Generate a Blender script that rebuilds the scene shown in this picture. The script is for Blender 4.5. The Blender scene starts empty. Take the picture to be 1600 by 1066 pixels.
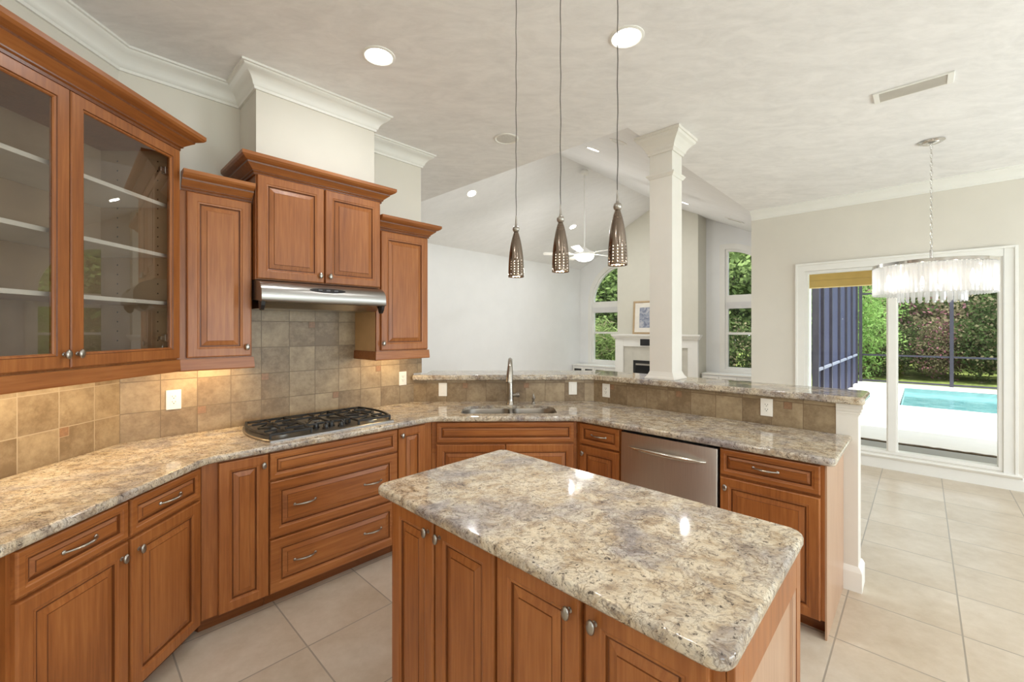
import bpy, bmesh, math, random
from mathutils import Vector, Matrix
from mathutils.geometry import delaunay_2d_cdt
random.seed(7)
SC = bpy.context.scene
COL = SC.collection
PI = math.pi
R2 = math.sqrt(2)

# ---------------------------------------------------------------- camera, world, sun, exposure
cam_data = bpy.data.cameras.new('camera')
cam = bpy.data.objects.new('camera', cam_data)
COL.objects.link(cam)
cam_data.sensor_width = 36.0
cam_data.lens = 36.0 * 669.0 / 1600.0
cam_data.shift_y = -18.0 / 1600.0
cam_data.clip_start = 0.02
cam.location = (0, 0, 1.55)
cam.rotation_euler = (PI / 2, 0, -math.radians(1.27))
SC.camera = cam

SC.view_settings.view_transform = 'Standard'
SC.view_settings.look = 'None'
SC.view_settings.gamma = 1
SC.view_settings.use_curve_mapping = False
SC.view_settings.exposure = 0.36

world = bpy.data.worlds.new('world')
SC.world = world
world.use_nodes = True
wn = world.node_tree
wn.nodes.clear()
wo = wn.nodes.new('ShaderNodeOutputWorld')
wb = wn.nodes.new('ShaderNodeBackground')
wb.inputs[0].default_value = (0.86, 0.93, 1.0, 1)
wb.inputs[1].default_value = 2.05
wn.links.new(wb.outputs[0], wo.inputs[0])

sun_d = bpy.data.lights.new('sun', 'SUN')
sun_d.energy = 5.0
sun_d.angle = math.radians(1.0)
sun_d.color = (1.0, 0.95, 0.87)
sun = bpy.data.objects.new('sun', sun_d)
COL.objects.link(sun)
sun.location = (0, 0, 12)
# the sun stands high behind the house and a little to the right
sd = Vector((0.10, 0.28, -1.0)).normalized()
sun.rotation_euler = sd.to_track_quat('-Z', 'Y').to_euler()

SC.cycles.max_bounces = 9
SC.cycles.diffuse_bounces = 5
SC.cycles.glossy_bounces = 4
SC.cycles.transparent_max_bounces = 12
SC.cycles.transmission_bounces = 6
SC.cycles.sample_clamp_indirect = 6.0
SC.cycles.caustics_reflective = False
SC.cycles.caustics_refractive = False
SC.cycles.use_denoising = True

# fill lamps added at the unseen rear openings, tilted up towards the ceiling
def lamp_area(name, loc, size, power, color=(0.95, 0.975, 1.0), shape='DISK', size_y=None, rot=(0, 0, 0), spread=PI):
    d = bpy.data.lights.new(name, 'AREA')
    d.shape = shape; d.size = size
    if size_y: d.size_y = size_y
    d.energy = power; d.color = color; d.spread = spread
    o = bpy.data.objects.new(name, d)
    COL.objects.link(o); o.location = loc; o.rotation_euler = rot
    return o
DAY = (0.80, 0.91, 1.0)
lamp_area('window_daylight', (1.3, -3.02, 1.5), 1.5, 34, DAY, 'RECTANGLE', 2.0, (PI / 2 + .75, 0, 0))
lamp_area('window_daylight', ((2.2 + 3.98) / R2, (2.2 - 3.98) / R2, 1.25), 2.35, 84, DAY, 'RECTANGLE', 2.3, (PI / 2 + .75, 0, PI / 4))
lamp_area('window_daylight', ((4.95 + 3.98) / R2, (4.95 - 3.98) / R2, 1.5), 1.45, 58, DAY, 'RECTANGLE', 1.8, (PI / 2 + .6, 0, PI / 4))

# ---------------------------------------------------------------- plan geometry
CEIL = 3.11
C1 = (-2.13, 2.43)      # left wall meets range wall
C2 = (-0.78, 3.78)      # range wall meets sink wall
C3 = (0.81, 3.78)       # sink wall meets peninsula wall
C4 = (2.03, 2.56)       # end of the peninsula tile
UW = 6.33               # dining wall
UF = 9.75               # far great room wall
VL = -6.75              # great room left wall
VR = -1.64              # great room right wall
VRIDGE, ZRIDGE = -4.27, 4.41
SLOPE = (ZRIDGE - CEIL) / (VR - VRIDGE)
VB, YB = 4.0, -3.0      # walls behind the camera
UL1 = 3.01              # edge of the flat ceiling

def xy(u, v): return ((u + v) / R2, (u - v) / R2)
def uv(x, y): return ((x + y) / R2, (x - y) / R2)

# ---------------------------------------------------------------- materials
def lin(c):
    return tuple(((x / 255) / 12.92 if x / 255 <= 0.04045 else ((x / 255 + 0.055) / 1.055) ** 2.4) for x in c) + (1.0,)

class NT:
    """small helper around a node tree"""
    def __init__(s, name):
        s.m = bpy.data.materials.new(name)
        s.m.use_nodes = True
        s.t = s.m.node_tree
        s.t.nodes.clear()
        s.out = s.n('ShaderNodeOutputMaterial')
    def n(s, typ, **kw):
        nd = s.t.nodes.new(typ)
        for k, v in kw.items(): setattr(nd, k, v)
        return nd
    def link(s, a, b): s.t.links.new(a, b)
    def val(s, sock, v):
        if isinstance(v, bpy.types.NodeSocket): s.link(v, sock)
        else: sock.default_value = v
    def math(s, op, a, b=0.0, c=None):
        nd = s.n('ShaderNodeMath', operation=op)
        s.val(nd.inputs[0], a); s.val(nd.inputs[1], b)
        if c is not None: s.val(nd.inputs[2], c)
        return nd.outputs[0]
    def mix(s, f, a, b, blend='MIX'):
        nd = s.n('ShaderNodeMix', data_type='RGBA', blend_type=blend)
        s.val(nd.inputs[0], f); s.val(nd.inputs[6], a); s.val(nd.inputs[7], b)
        return nd.outputs[2]
    def noise(s, vec, scale, detail=4, rough=0.55, dist=0.0):
        nd = s.n('ShaderNodeTexNoise')
        s.link(vec, nd.inputs['Vector'])
        nd.inputs['Scale'].default_value = scale
        nd.inputs['Detail'].default_value = detail
        nd.inputs['Roughness'].default_value = rough
        nd.inputs['Distortion'].default_value = dist
        return nd
    def ramp(s, f, stops):
        nd = s.n('ShaderNodeValToRGB')
        s.link(f, nd.inputs[0])
        el = nd.color_ramp.elements
        while len(el) < len(stops): el.new(0.5)
        for e, (p, c) in zip(el, stops):
            e.position = p
            e.color = c if len(c) == 4 else tuple(c) + (1,)
        return nd.outputs[0]
    def mapping(s, vec, scale=(1, 1, 1), rot=(0, 0, 0), loc=(0, 0, 0)):
        nd = s.n('ShaderNodeMapping')
        s.link(vec, nd.inputs[0])
        nd.inputs['Location'].default_value = loc
        nd.inputs['Rotation'].default_value = rot
        nd.inputs['Scale'].default_value = scale
        return nd.outputs[0]
    def coord(s, kind='Object'): return s.n('ShaderNodeTexCoord').outputs[kind]
    def bsdf(s, color, rough=0.5, metal=0.0, bump=None, bstr=0.2, bdist=0.002, spec=0.5, coat=0.0, coat_rough=0.05):
        p = s.n('ShaderNodeBsdfPrincipled')
        s.val(p.inputs['Base Color'], color)
        s.val(p.inputs['Roughness'], rough)
        p.inputs['Metallic'].default_value = metal
        p.inputs['Specular IOR Level'].default_value = spec
        p.inputs['Coat Weight'].default_value = coat
        p.inputs['Coat Roughness'].default_value = coat_rough
        if bump is not None:
            b = s.n('ShaderNodeBump')
            b.inputs['Strength'].default_value = bstr
            b.inputs['Distance'].default_value = bdist
            s.link(bump, b.inputs['Height'])
            s.link(b.outputs[0], p.inputs['Normal'])
        s.link(p.outputs[0], s.out.inputs[0])
        return p

def plain(name, rgb, rough=0.5, metal=0.0, var=0.04, scale=8.0, spec=0.5, bump=0.0):
    t = NT(name)
    co = t.coord()
    no = t.noise(co, scale, 3)
    c = lin(rgb)
    dark = tuple(x * (1 - var) for x in c[:3]) + (1,)
    lite = tuple(min(1, x * (1 + var)) for x in c[:3]) + (1,)
    col = t.ramp(no.outputs[0], [(0.35, dark), (0.65, lite)])
    t.bsdf(col, rough, metal, no.outputs[0] if bump else None, bump, 0.002, spec)
    return t.m

def wood(name, vertical=True, tint=(1, 1, 1), base=((126, 72, 34), (154, 93, 47), (176, 114, 62)), rough=0.36):
    t = NT(name)
    co = t.coord()
    info = t.n('ShaderNodeObjectInfo')
    off = t.n('ShaderNodeVectorMath', operation='MULTIPLY_ADD')
    t.link(info.outputs['Random'], off.inputs[0])
    off.inputs[1].default_value = (7.0, 3.0, 5.0)
    t.link(co, off.inputs[2])
    v = off.outputs[0]
    m1 = t.mapping(v, (26, 26, 1.3) if vertical else (1.3, 26, 26))
    m2 = t.mapping(v, (3.2, 3.2, 1.0) if vertical else (1.0, 3.2, 3.2))
    fine = t.noise(m1, 3.0, 6, 0.6, 0.3).outputs[0]
    soft = t.noise(m2, 1.6, 3, 0.5, 0.4).outputs[0]
    f = t.math('ADD', t.math('MULTIPLY', fine, 0.55), t.math('MULTIPLY', soft, 0.45))
    f = t.math('ADD', f, t.math('MULTIPLY', t.math('SUBTRACT', info.outputs['Random'], 0.5), 0.07))
    cols = [tuple(a * b for a, b in zip(lin(c)[:3], tint)) + (1,) for c in base]
    col = t.ramp(f, [(0.30, cols[0]), (0.5, cols[1]), (0.70, cols[2])])
    t.bsdf(col, rough, 0, fine, 0.05, 0.001, 0.4, coat=0.08, coat_rough=0.2)
    return t.m

def granite():
    t = NT('granite')
    co = t.coord()
    warp = t.noise(co, 9, 4, 0.6).outputs['Color']
    wv = t.n('ShaderNodeVectorMath', operation='MULTIPLY_ADD')
    t.link(warp, wv.inputs[0]); wv.inputs[1].default_value = (0.10, 0.10, 0.10); t.link(co, wv.inputs[2])
    w = wv.outputs[0]
    big = t.noise(w, 4.2, 6, 0.62, 0.8).outputs[0]
    mid = t.noise(w, 17, 6, 0.65, 0.5).outputs[0]
    fine = t.noise(w, 75, 4, 0.7).outputs[0]
    base = t.ramp(mid, [(0.28, lin((146, 122, 96))), (0.38, lin((182, 162, 134))), (0.52, lin((208, 194, 170))), (0.70, lin((222, 212, 192)))])
    grey = t.ramp(mid, [(0.3, lin((104, 98, 102))), (0.5, lin((150, 144, 146))), (0.72, lin((196, 190, 184)))])
    gm = t.ramp(big, [(0.46, (0, 0, 0, 1)), (0.66, (0.85, 0.85, 0.85, 1))])
    c = t.mix(gm, base, grey)
    flk = t.noise(t.mapping(w, (1, 1.9, 1), (0, 0, .6)), 46, 5, .7, .6).outputs[0]
    c = t.mix(t.math('MULTIPLY', t.ramp(flk, [(.38, (1, 1, 1, 1)), (.47, (0, 0, 0, 1))]), .65), c, lin((106, 94, 88)))
    vor = t.n('ShaderNodeTexVoronoi', feature='DISTANCE_TO_EDGE')
    t.link(w, vor.inputs['Vector']); vor.inputs['Scale'].default_value = 48
    edge = t.ramp(vor.outputs['Distance'], [(0.0, (1, 1, 1, 1)), (0.09, (0, 0, 0, 1))])
    patch = t.ramp(t.noise(co, 11, 5, 0.65).outputs[0], [(0.44, (0, 0, 0, 1)), (0.60, (1, 1, 1, 1))])
    em = t.math('MULTIPLY', t.math('MULTIPLY', edge, patch), 0.75)
    c = t.mix(em, c, lin((108, 84, 62)))
    # thin dark smoky veins
    vn = t.noise(t.mapping(w, (1.0, 1.7, 1.0), (0, 0, 0.9)), 6.5, 9, 0.72, 1.4).outputs[0]
    vein = t.ramp(t.math('ABSOLUTE', t.math('SUBTRACT', vn, 0.5)), [(0.0, (1, 1, 1, 1)), (0.018, (0, 0, 0, 1))])
    c = t.mix(t.math('MULTIPLY', vein, 0.5), c, lin((86, 80, 84)))
    speck = t.ramp(fine, [(0.355, (1, 1, 1, 1)), (0.415, (0, 0, 0, 1))])
    c = t.mix(t.math('MULTIPLY', speck, 0.88), c, lin((56, 48, 44)))
    lite = t.ramp(fine, [(0.62, (0, 0, 0, 1)), (0.74, (1, 1, 1, 1))])
    c = t.mix(t.math('MULTIPLY', lite, 0.45), c, lin((232, 224, 206)))
    t.bsdf(c, 0.065, 0, None, spec=0.5)
    return t.m

def tiled(name, pitch, x0, z0, rgb_a, rgb_b, grout, gw=0.0035, axes='xz', rough=0.45, rot45=False, bump=0.4, vary=0.18):
    t = NT(name)
    co = t.coord()
    sep = t.n('ShaderNodeSeparateXYZ')
    t.link(co, sep.inputs[0])
    X, Y, Z = sep.outputs
    if rot45:
        a = t.math('MULTIPLY', t.math('ADD', X, Y), 1 / R2)
        b = t.math('MULTIPLY', t.math('SUBTRACT', X, Y), 1 / R2)
    else:
        a, b = X, (Z if axes == 'xz' else Y)
    fa = t.math('DIVIDE', t.math('SUBTRACT', a, x0), pitch)
    fb = t.math('DIVIDE', t.math('SUBTRACT', b, z0), pitch)
    ra = t.math('SUBTRACT', fa, t.math('ROUND', fa))
    rb = t.math('SUBTRACT', fb, t.math('ROUND', fb))
    d = t.math('MULTIPLY', t.math('MINIMUM', t.math('ABSOLUTE', ra), t.math('ABSOLUTE', rb)), pitch)
    g = t.ramp(t.math('DIVIDE', d, gw * 2), [(0.42, (1, 1, 1, 1)), (0.58, (0, 0, 0, 1))])
    cell = t.n('ShaderNodeCombineXYZ')
    t.link(t.math('FLOOR', fa), cell.inputs[0]); t.link(t.math('FLOOR', fb), cell.inputs[1])
    wnz = t.n('ShaderNodeTexWhiteNoise'); t.link(cell.outputs[0], wnz.inputs['Vector'])
    sh = t.n('ShaderNodeVectorMath', operation='MULTIPLY_ADD')
    t.link(wnz.outputs['Color'], sh.inputs[0]); sh.inputs[1].default_value = (9, 9, 9); t.link(co, sh.inputs[2])
    n1 = t.noise(sh.outputs[0], 1.1 / pitch, 6, 0.65, 0.2).outputs[0]
    n2 = t.noise(sh.outputs[0], 6.0 / pitch, 5, 0.7).outputs[0]
    f = t.math('ADD', t.math('MULTIPLY', n1, 0.65), t.math('MULTIPLY', n2, 0.35))
    f = t.math('ADD', f, t.math('MULTIPLY', t.math('SUBTRACT', wnz.outputs['Value'], 0.5), vary))
    c = t.ramp(f, [(0.34, lin(rgb_a)), (0.66, lin(rgb_b))])
    c = t.mix(g, c, lin(grout))
    h = t.math('ADD', t.math('MULTIPLY', t.math('SUBTRACT', 1.0, g), 1.0), t.math('MULTIPLY', n2, 0.12))
    t.bsdf(c, rough, 0, h, bump, 0.002, 0.45)
    return t.m

def ceiling_mat(name, a, b):
    t = NT(name)
    co = t.coord()
    n1 = t.noise(t.mapping(co, (1, 2.2, 1), (0, 0, 0.8)), 2.6, 7, 0.68, 1.2).outputs[0]
    n2 = t.noise(t.mapping(co, (1, 2.5, 1), (0, 0, -0.7)), 9, 5, 0.7, 0.8).outputs[0]
    f = t.math('ADD', t.math('MULTIPLY', n1, 0.65), t.math('MULTIPLY', n2, 0.35))
    c = t.ramp(f, [(0.36, lin(a)), (0.60, lin(b))])
    t.bsdf(c, 0.75, 0, f, 0.22, 0.005, 0.3)
    return t.m

def emit(name, rgb, strength):
    t = NT(name)
    e = t.n('ShaderNodeEmission')
    e.inputs[0].default_value = lin(rgb)
    e.inputs[1].default_value = strength
    t.link(e.outputs[0], t.out.inputs[0])
    return t.m

def pane_mat(name, tint=(1, 1, 1), rough=0.0, refl=1.0):
    t = NT(name)
    tr = t.n('ShaderNodeBsdfTransparent'); tr.inputs[0].default_value = tint + (1,)
    gl = t.n('ShaderNodeBsdfGlossy'); gl.inputs['Roughness'].default_value = rough
    fr = t.n('ShaderNodeFresnel'); fr.inputs[0].default_value = 1.5
    mx = t.n('ShaderNodeMixShader')
    geo = t.n('ShaderNodeNewGeometry')
    t.link(t.math('MULTIPLY', t.math('MULTIPLY', fr.outputs[0], refl), t.math('SUBTRACT', 1.0, geo.outputs['Backfacing'])), mx.inputs[0])
    t.link(tr.outputs[0], mx.inputs[1]); t.link(gl.outputs[0], mx.inputs[2])
    t.link(mx.outputs[0], t.out.inputs[0])
    return t.m

def steel(name, rgb=(178, 176, 172), rough=0.28, along='x'):
    t = NT(name)
    co = t.coord()
    sc = {'x': (1.5, 300, 300), 'z': (300, 300, 1.5), 'y': (300, 1.5, 300)}[along]
    no = t.noise(t.mapping(co, sc), 1.0, 3).outputs[0]
    c = t.ramp(no, [(0.3, tuple(x * 0.88 for x in lin(rgb)[:3]) + (1,)), (0.7, lin(rgb))])
    r = t.math('ADD', t.math('MULTIPLY', no, 0.10), rough - 0.05)
    t.bsdf(c, r, 1.0, no, 0.02, 0.0005)
    return t.m

def leaf(name, a, b, trans=0.35):
    t = NT(name)
    co = t.coord()
    info = t.n('ShaderNodeObjectInfo')
    n = t.noise(co, 2.3, 4, 0.7).outputs[0]
    f = t.math('ADD', n, t.math('MULTIPLY', t.math('SUBTRACT', info.outputs['Random'], 0.5), 0.3))
    c = t.ramp(f, [(0.3, lin(a)), (0.68, lin(b))])
    d = t.n('ShaderNodeBsdfDiffuse'); t.link(c, d.inputs[0])
    tl = t.n('ShaderNodeBsdfTranslucent'); t.link(c, tl.inputs[0])
    mx = t.n('ShaderNodeMixShader'); mx.inputs[0].default_value = trans
    t.link(d.outputs[0], mx.inputs[1]); t.link(tl.outputs[0], mx.inputs[2])
    t.link(mx.outputs[0], t.out.inputs[0])
    return t.m

WV = wood('maple_vertical')
WH = wood('maple_horizontal', False)
GLAZE = wood('maple_glaze_line', True, (0.50, 0.44, 0.40))
INTERIOR = plain('cabinet_interior', (186, 160, 128), 0.6, var=0.05)
SHELF = plain('shelf_edge', (232, 224, 208), 0.5, var=0.03)
GRAN = granite()
PAINT = plain('cream_wall_paint', (222, 216, 205), 0.7, var=0.015, scale=3, spec=0.25)
PAINTW = plain('white_wall_paint', (236, 236, 235), 0.7, var=0.012, scale=3, spec=0.25)  # whiter than the cream paint, for daylight on the great room walls
TRIM = plain('white_trim_paint', (238, 236, 230), 0.42, var=0.01, spec=0.4)
COLM = plain('column_paint', (226, 221, 212), 0.45, var=0.01, spec=0.4)
CEILM = ceiling_mat('skip_trowel_ceiling', (233, 231, 230), (247, 245, 244))
VAULTM = ceiling_mat('vault_ceiling', (233, 232, 231), (239, 238, 237))
NICKEL = plain('brushed_nickel', (172, 166, 158), 0.26, 1.0, var=0.05, scale=60)
PEWTER = plain('dark_pewter', (168, 162, 154), 0.30, 1.0, var=0.06, scale=60)
STEEL = steel('stainless_steel', (166, 163, 158), .32)
STEELV = steel('stainless_front', (206, 200, 192), 0.42, 'z')
BLACK = plain('black_enamel', (26, 25, 25), 0.35, var=0.1)
IRON = plain('cast_iron', (30, 29, 29), 0.55, var=0.15, scale=80)
DARK = plain('dark_gap', (20, 18, 17), 0.8)
PLATE = plain('white_plastic', (238, 234, 224), 0.35, var=0.01)
SLOT = plain('socket_slot', (70, 62, 56), 0.6)
GLASS = pane_mat('window_glass', (0.97, 0.985, 0.98), refl=0.7)
CABGLASS = pane_mat('cabinet_glass', (0.90, 0.90, 0.90), refl=3.0)
LIT = emit('lit_lens', (255, 250, 240), 14)
LITW = emit('warm_bulb', (255, 232, 196), 4)
DOMEL = emit('lit_dome', (255, 253, 248), 4.5)

# ---------------------------------------------------------------- mesh builder
class MB:
    def __init__(s, xf=None):
        s.v = []; s.f = []; s.m = []; s.xf = xf
    def pt(s, p):
        p = Vector(p)
        if s.xf is not None: p = s.xf @ p
        s.v.append(p); return len(s.v) - 1
    def face(s, ids, mat=0): s.f.append(tuple(ids)); s.m.append(mat)
    def hexa(s, b, t, mat=0):
        """b and t: the four bottom and the four top corners, both counter-clockwise from above"""
        i = [s.pt(p) for p in b]; j = [s.pt(p) for p in t]
        n = len(i)
        s.face(i[::-1], mat); s.face(j, mat)
        for k in range(n): s.face((i[k], i[(k + 1) % n], j[(k + 1) % n], j[k]), mat)
    def box(s, x0, x1, y0, y1, z0, z1, mat=0):
        s.hexa([(x0, y0, z0), (x1, y0, z0), (x1, y1, z0), (x0, y1, z0)], [(x0, y0, z1), (x1, y0, z1), (x1, y1, z1), (x0, y1, z1)], mat)
    def prism(s, pts, z0, z1, mat=0):
        s.hexa([(p[0], p[1], z0) for p in pts], [(p[0], p[1], z1) for p in pts], mat)
    def rings(s, loops, cap0=True, cap1=True, mats=None, closed=True, imats=None):
        ids = [[s.pt(p) for p in l] for l in loops]
        n = len(ids[0])
        for k in range(len(ids) - 1):
            a, b = ids[k], ids[k + 1]
            mt = mats[k] if mats else 0
            for i in range(n if closed else n - 1):
                s.face((a[i], a[(i + 1) % n], b[(i + 1) % n], b[i]), imats.get(i, 0) if imats else mt)
        if cap0: s.face(ids[0][::-1], mats[0] if mats else 0)
        if cap1: s.face(ids[-1], mats[-1] if mats else 0)
        return ids
    def lathe(s, prof, c=(0, 0, 0), seg=24, axis='z', mat=0, cap0=True, cap1=True, sx=1.0, sy=1.0):
        loops = []
        for r, h in prof:
            l = []
            for k in range(seg):
                a = 2 * PI * k / seg
                p = (r * math.cos(a) * sx, r * math.sin(a) * sy, h)
                if axis == 'y': p = (p[0], -h, p[1])       # axis pointing to -y (out of a wall)
                elif axis == 'x': p = (h, p[0], p[1])
                l.append((c[0] + p[0], c[1] + p[1], c[2] + p[2]))
            loops.append(l)
        s.rings(loops, cap0, cap1, [mat] * len(loops))
    def tube(s, path, rad, seg=8, mat=0, flat=1.0):
        path = [Vector(p) for p in path]
        if not isinstance(rad, (list, tuple)): rad = [rad] * len(path)
        loops = []
        up = Vector((0, 0, 1))
        d0 = (path[1] - path[0]).normalized()
        if abs(d0.z) > 0.9: up = Vector((1, 0, 0))
        for k, p in enumerate(path):
            d = (path[min(k + 1, len(path) - 1)] - path[max(k - 1, 0)]).normalized()
            a = d.cross(up)
            a = a.normalized() if a.length > 1e-5 else Vector((1, 0, 0))
            b = a.cross(d).normalized()
            up = b
            loops.append([p + (a * math.cos(2 * PI * q / seg) + b * math.sin(2 * PI * q / seg) * flat) * rad[k] for q in range(seg)])
        s.rings(loops, True, True, [mat] * len(loops))
    def bar(s, a, b, w, h, mat=0):
        """square bar between two points, w wide, h high"""
        a, b = Vector(a), Vector(b)
        d = (b - a).normalized()
        up = Vector((0, 0, 1)) if abs(d.z) < 0.9 else Vector((1, 0, 0))
        r = d.cross(up).normalized() * w / 2
        t = r.cross(d).normalized() * h / 2
        s.rings([[a - r - t, a + r - t, a + r + t, a - r + t], [b - r - t, b + r - t, b + r + t, b - r + t]], True, True, [mat, mat])
    def sweep(s, path, prof, mat=0, closed=False, imats=None):
        """prof: (out, z) points; out is to the right-hand side of the walking direction"""
        loops = []
        for o, z in prof:
            off = offset_path(path, o, closed)
            loops.append([(p[0], p[1], z) for p in off])
        cols = list(zip(*loops))
        if closed: cols.append(cols[0])
        s.rings([list(c) for c in cols], not closed, not closed, [mat] * len(cols), imats=imats)
    def fill(s, outer, holes, f3, mat=0, flip=False):
        """flat face with holes: 2d outlines mapped with f3"""
        pts = [Vector(p) for p in outer]; edges = [(i, (i + 1) % len(outer)) for i in range(len(outer))]
        for h in holes:
            b = len(pts)
            pts += [Vector(p) for p in h]
            edges += [(b + i, b + (i + 1) % len(h)) for i in range(len(h))]
        r = delaunay_2d_cdt(pts, edges, [], 0, 1e-6)
        vs, fs = r[0], r[2]
        def inside(q, poly):
            c = False; n = len(poly)
            for i in range(n):
                x1, y1 = poly[i]; x2, y2 = poly[(i + 1) % n]
                if (y1 > q[1]) != (y2 > q[1]) and q[0] < (x2 - x1) * (q[1] - y1) / (y2 - y1) + x1: c = not c
            return c
        base = [s.pt(f3(v[0], v[1])) for v in vs]
        for f in fs:
            q = (sum(vs[i][0] for i in f) / len(f), sum(vs[i][1] for i in f) / len(f))
            if inside(q, outer) and not any(inside(q, h) for h in holes):
                ids = [base[i] for i in f]
                s.face(ids[::-1] if flip else ids, mat)
    def slab(s, outer, holes, fa, fb, mat=0):
        """solid between two mapped copies of an outline with holes"""
        s.fill(outer, holes, fa, mat, True); s.fill(outer, holes, fb, mat)
        for l in [outer] + list(holes):
            a = [s.pt(fa(*p)) for p in l]; b = [s.pt(fb(*p)) for p in l]
            n = len(l)
            for i in range(n): s.face((a[i], a[(i + 1) % n], b[(i + 1) % n], b[i]), mat)
    def build(s, name, mats, parent=None, smooth=False, bevel=0.0, loc=None, rz=0.0):
        me = bpy.data.meshes.new(name)
        me.from_pydata([tuple(v) for v in s.v], [], s.f)
        if not isinstance(mats, (list, tuple)): mats = [mats]
        for m in mats: me.materials.append(m)
        me.polygons.foreach_set('material_index', [min(i, len(mats) - 1) for i in s.m])
        bm = bmesh.new(); bm.from_mesh(me)
        bmesh.ops.remove_doubles(bm, verts=bm.verts, dist=1e-5)
        bmesh.ops.recalc_face_normals(bm, faces=bm.faces)
        bm.to_mesh(me); bm.free()
        if smooth:
            me.polygons.foreach_set('use_smooth', [True] * len(me.polygons))
            me.set_sharp_from_angle(angle=math.radians(42))
        o = bpy.data.objects.new(name, me)
        COL.objects.link(o)
        if parent is not None: o.parent = parent
        if loc: o.location = loc
        if rz: o.rotation_euler = (0, 0, rz)
        if bevel:
            md = o.modifiers.new('bevel', 'BEVEL')
            md.width = bevel; md.segments = 2; md.limit_method = 'ANGLE'; md.angle_limit = math.radians(40)
        return o

def offset_path(pts, d, closed=False):
    n = len(pts); out = []
    for i in range(n):
        p = pts[i]
        def nrm(a, b):
            L = math.hypot(b[0] - a[0], b[1] - a[1])
            return ((b[1] - a[1]) / L, -(b[0] - a[0]) / L)
        n1 = nrm(pts[i - 1], p) if (closed or i > 0) else None
        n2 = nrm(p, pts[(i + 1) % n]) if (closed or i < n - 1) else None
        if n1 is None: n1 = n2
        if n2 is None: n2 = n1
        k = 1 + n1[0] * n2[0] + n1[1] * n2[1]
        out.append((p[0] + d * (n1[0] + n2[0]) / k, p[1] + d * (n1[1] + n2[1]) / k))
    return out

def round_poly(pts, radii, seg=6):
    out = []; n = len(pts)
    for i, p in enumerate(pts):
        r = radii[i] if isinstance(radii, (list, tuple)) else radii
        if r <= 0: out.append(tuple(p)); continue
        a = Vector(pts[i - 1]) - Vector(p); b = Vector(pts[(i + 1) % n]) - Vector(p)
        ang = a.angle(b); a.normalize(); b.normalize()
        t = r / math.tan(ang / 2)
        s0 = Vector(p) + a * t; s1 = Vector(p) + b * t
        c = Vector(p) + (a + b).normalized() * (r / math.sin(ang / 2))
        v0 = s0 - c; v1 = s1 - c
        th = v0.angle_signed(v1)      # clockwise positive
        for k in range(seg + 1):
            an = -th * k / seg
            q = Vector((v0.x * math.cos(an) - v0.y * math.sin(an), v0.x * math.sin(an) + v0.y * math.cos(an)))
            out.append((c.x + q.x, c.y + q.y))
    return out

def rrect(x0, x1, y0, y1, r, seg=5):
    return round_poly([(x0, y0), (x1, y0), (x1, y1), (x0, y1)], r, seg)

def empty(name, loc=(0, 0, 0), rz=0.0, parent=None):
    o = bpy.data.objects.new(name, None)
    o.empty_display_size = 0.1
    COL.objects.link(o)
    o.location = loc; o.rotation_euler = (0, 0, rz)
    if parent is not None: o.parent = parent
    return o

def tag(o, label, cat, group=None, kind=None):
    if label: o['label'] = label
    if cat: o['category'] = cat
    if group: o['group'] = group
    if kind: o['kind'] = kind
    return o

def struct(o, label=None, cat='structure'):
    o['kind'] = 'structure'
    if label: o['label'] = label; o['category'] = cat
    return o

class Frame:
    """a wall: origin, direction along it; local x along, local -y into the room"""
    def __init__(s, P, ang): s.P = P; s.a = ang
    def root(s, name, x=0.0, z=0.0, d=0.0):
        c, sn = math.cos(s.a), math.sin(s.a)
        return empty(name, (s.P[0] + c * x + sn * d, s.P[1] + sn * x - c * d, z), s.a)
FA = Frame((-2.13, 0.0), PI / 2)
FR = Frame(C1, PI / 4)
FS = Frame(C2, 0.0)
FP = Frame(C3, -PI / 4)
LR = math.hypot(C2[0] - C1[0], C2[1] - C1[1])
LS = C3[0] - C2[0]


# ================================================================ THE SETTING
# floor
b = MB()
fl = [(-2.3, -3.1), (2.75, -3.1), xy(6.45, 4.05), xy(6.45, VR + .1), xy(9.9, VR + .1), xy(9.9, VL - .12), xy(1.4, VL - .12), xy(1.4, -3.3), (-2.3, 2.45)]
b.prism(fl, -0.12, 0.0)
FLOORM = tiled('floor_tile', 0.4637, 3.14, 0.15, (190, 174, 152), (214, 202, 185), (160, 150, 136), gw=0.0035, rot45=True, rough=0.30, bump=0.25, vary=0.10)
struct(b.build('floor', FLOORM))

# flat ceiling
b = MB()
cl = [(-2.3, -3.1), (2.75, -3.1), xy(6.45, 4.05), xy(6.45, VR), xy(UL1, VR), xy(UL1, VL - .1), xy(1.4, VL - .1), xy(1.4, -3.3), (-2.3, 2.5)]
b.prism(cl, CEIL, CEIL + 0.12)
struct(b.build('ceiling', CEILM))
# vault
def zv(v): return ZRIDGE - SLOPE * abs(v - VRIDGE)
for nm, v0, v1 in (('ceiling', VL - .1, VRIDGE), ('ceiling', VRIDGE, VR)):
    b = MB()
    q = [xy(UL1 - .1, v0), xy(UL1 - .1, v1), xy(UF + .1, v1), xy(UF + .1, v0)]
    zz = [zv(v0), zv(v1), zv(v1), zv(v0)]
    b.hexa([(p[0], p[1], z) for p, z in zip(q, zz)][::-1], [(p[0], p[1], z + .12) for p, z in zip(q, zz)][::-1])
    struct(b.build(nm, VAULTM))
def plate_u(u): return lambda v, z: (*xy(u, v), z)
def plate_v(v): return lambda u, z: (*xy(u, v), z)
b = MB()
b.slab([(VL - .1, CEIL + .121), (VR - .25, CEIL + .121), (VRIDGE, ZRIDGE), (VL - .1, max(zv(VL - .1), CEIL + .122))], [], plate_u(UL1 - .1), plate_u(UL1))
struct(b.build('wall_gable', VAULTM))

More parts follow.
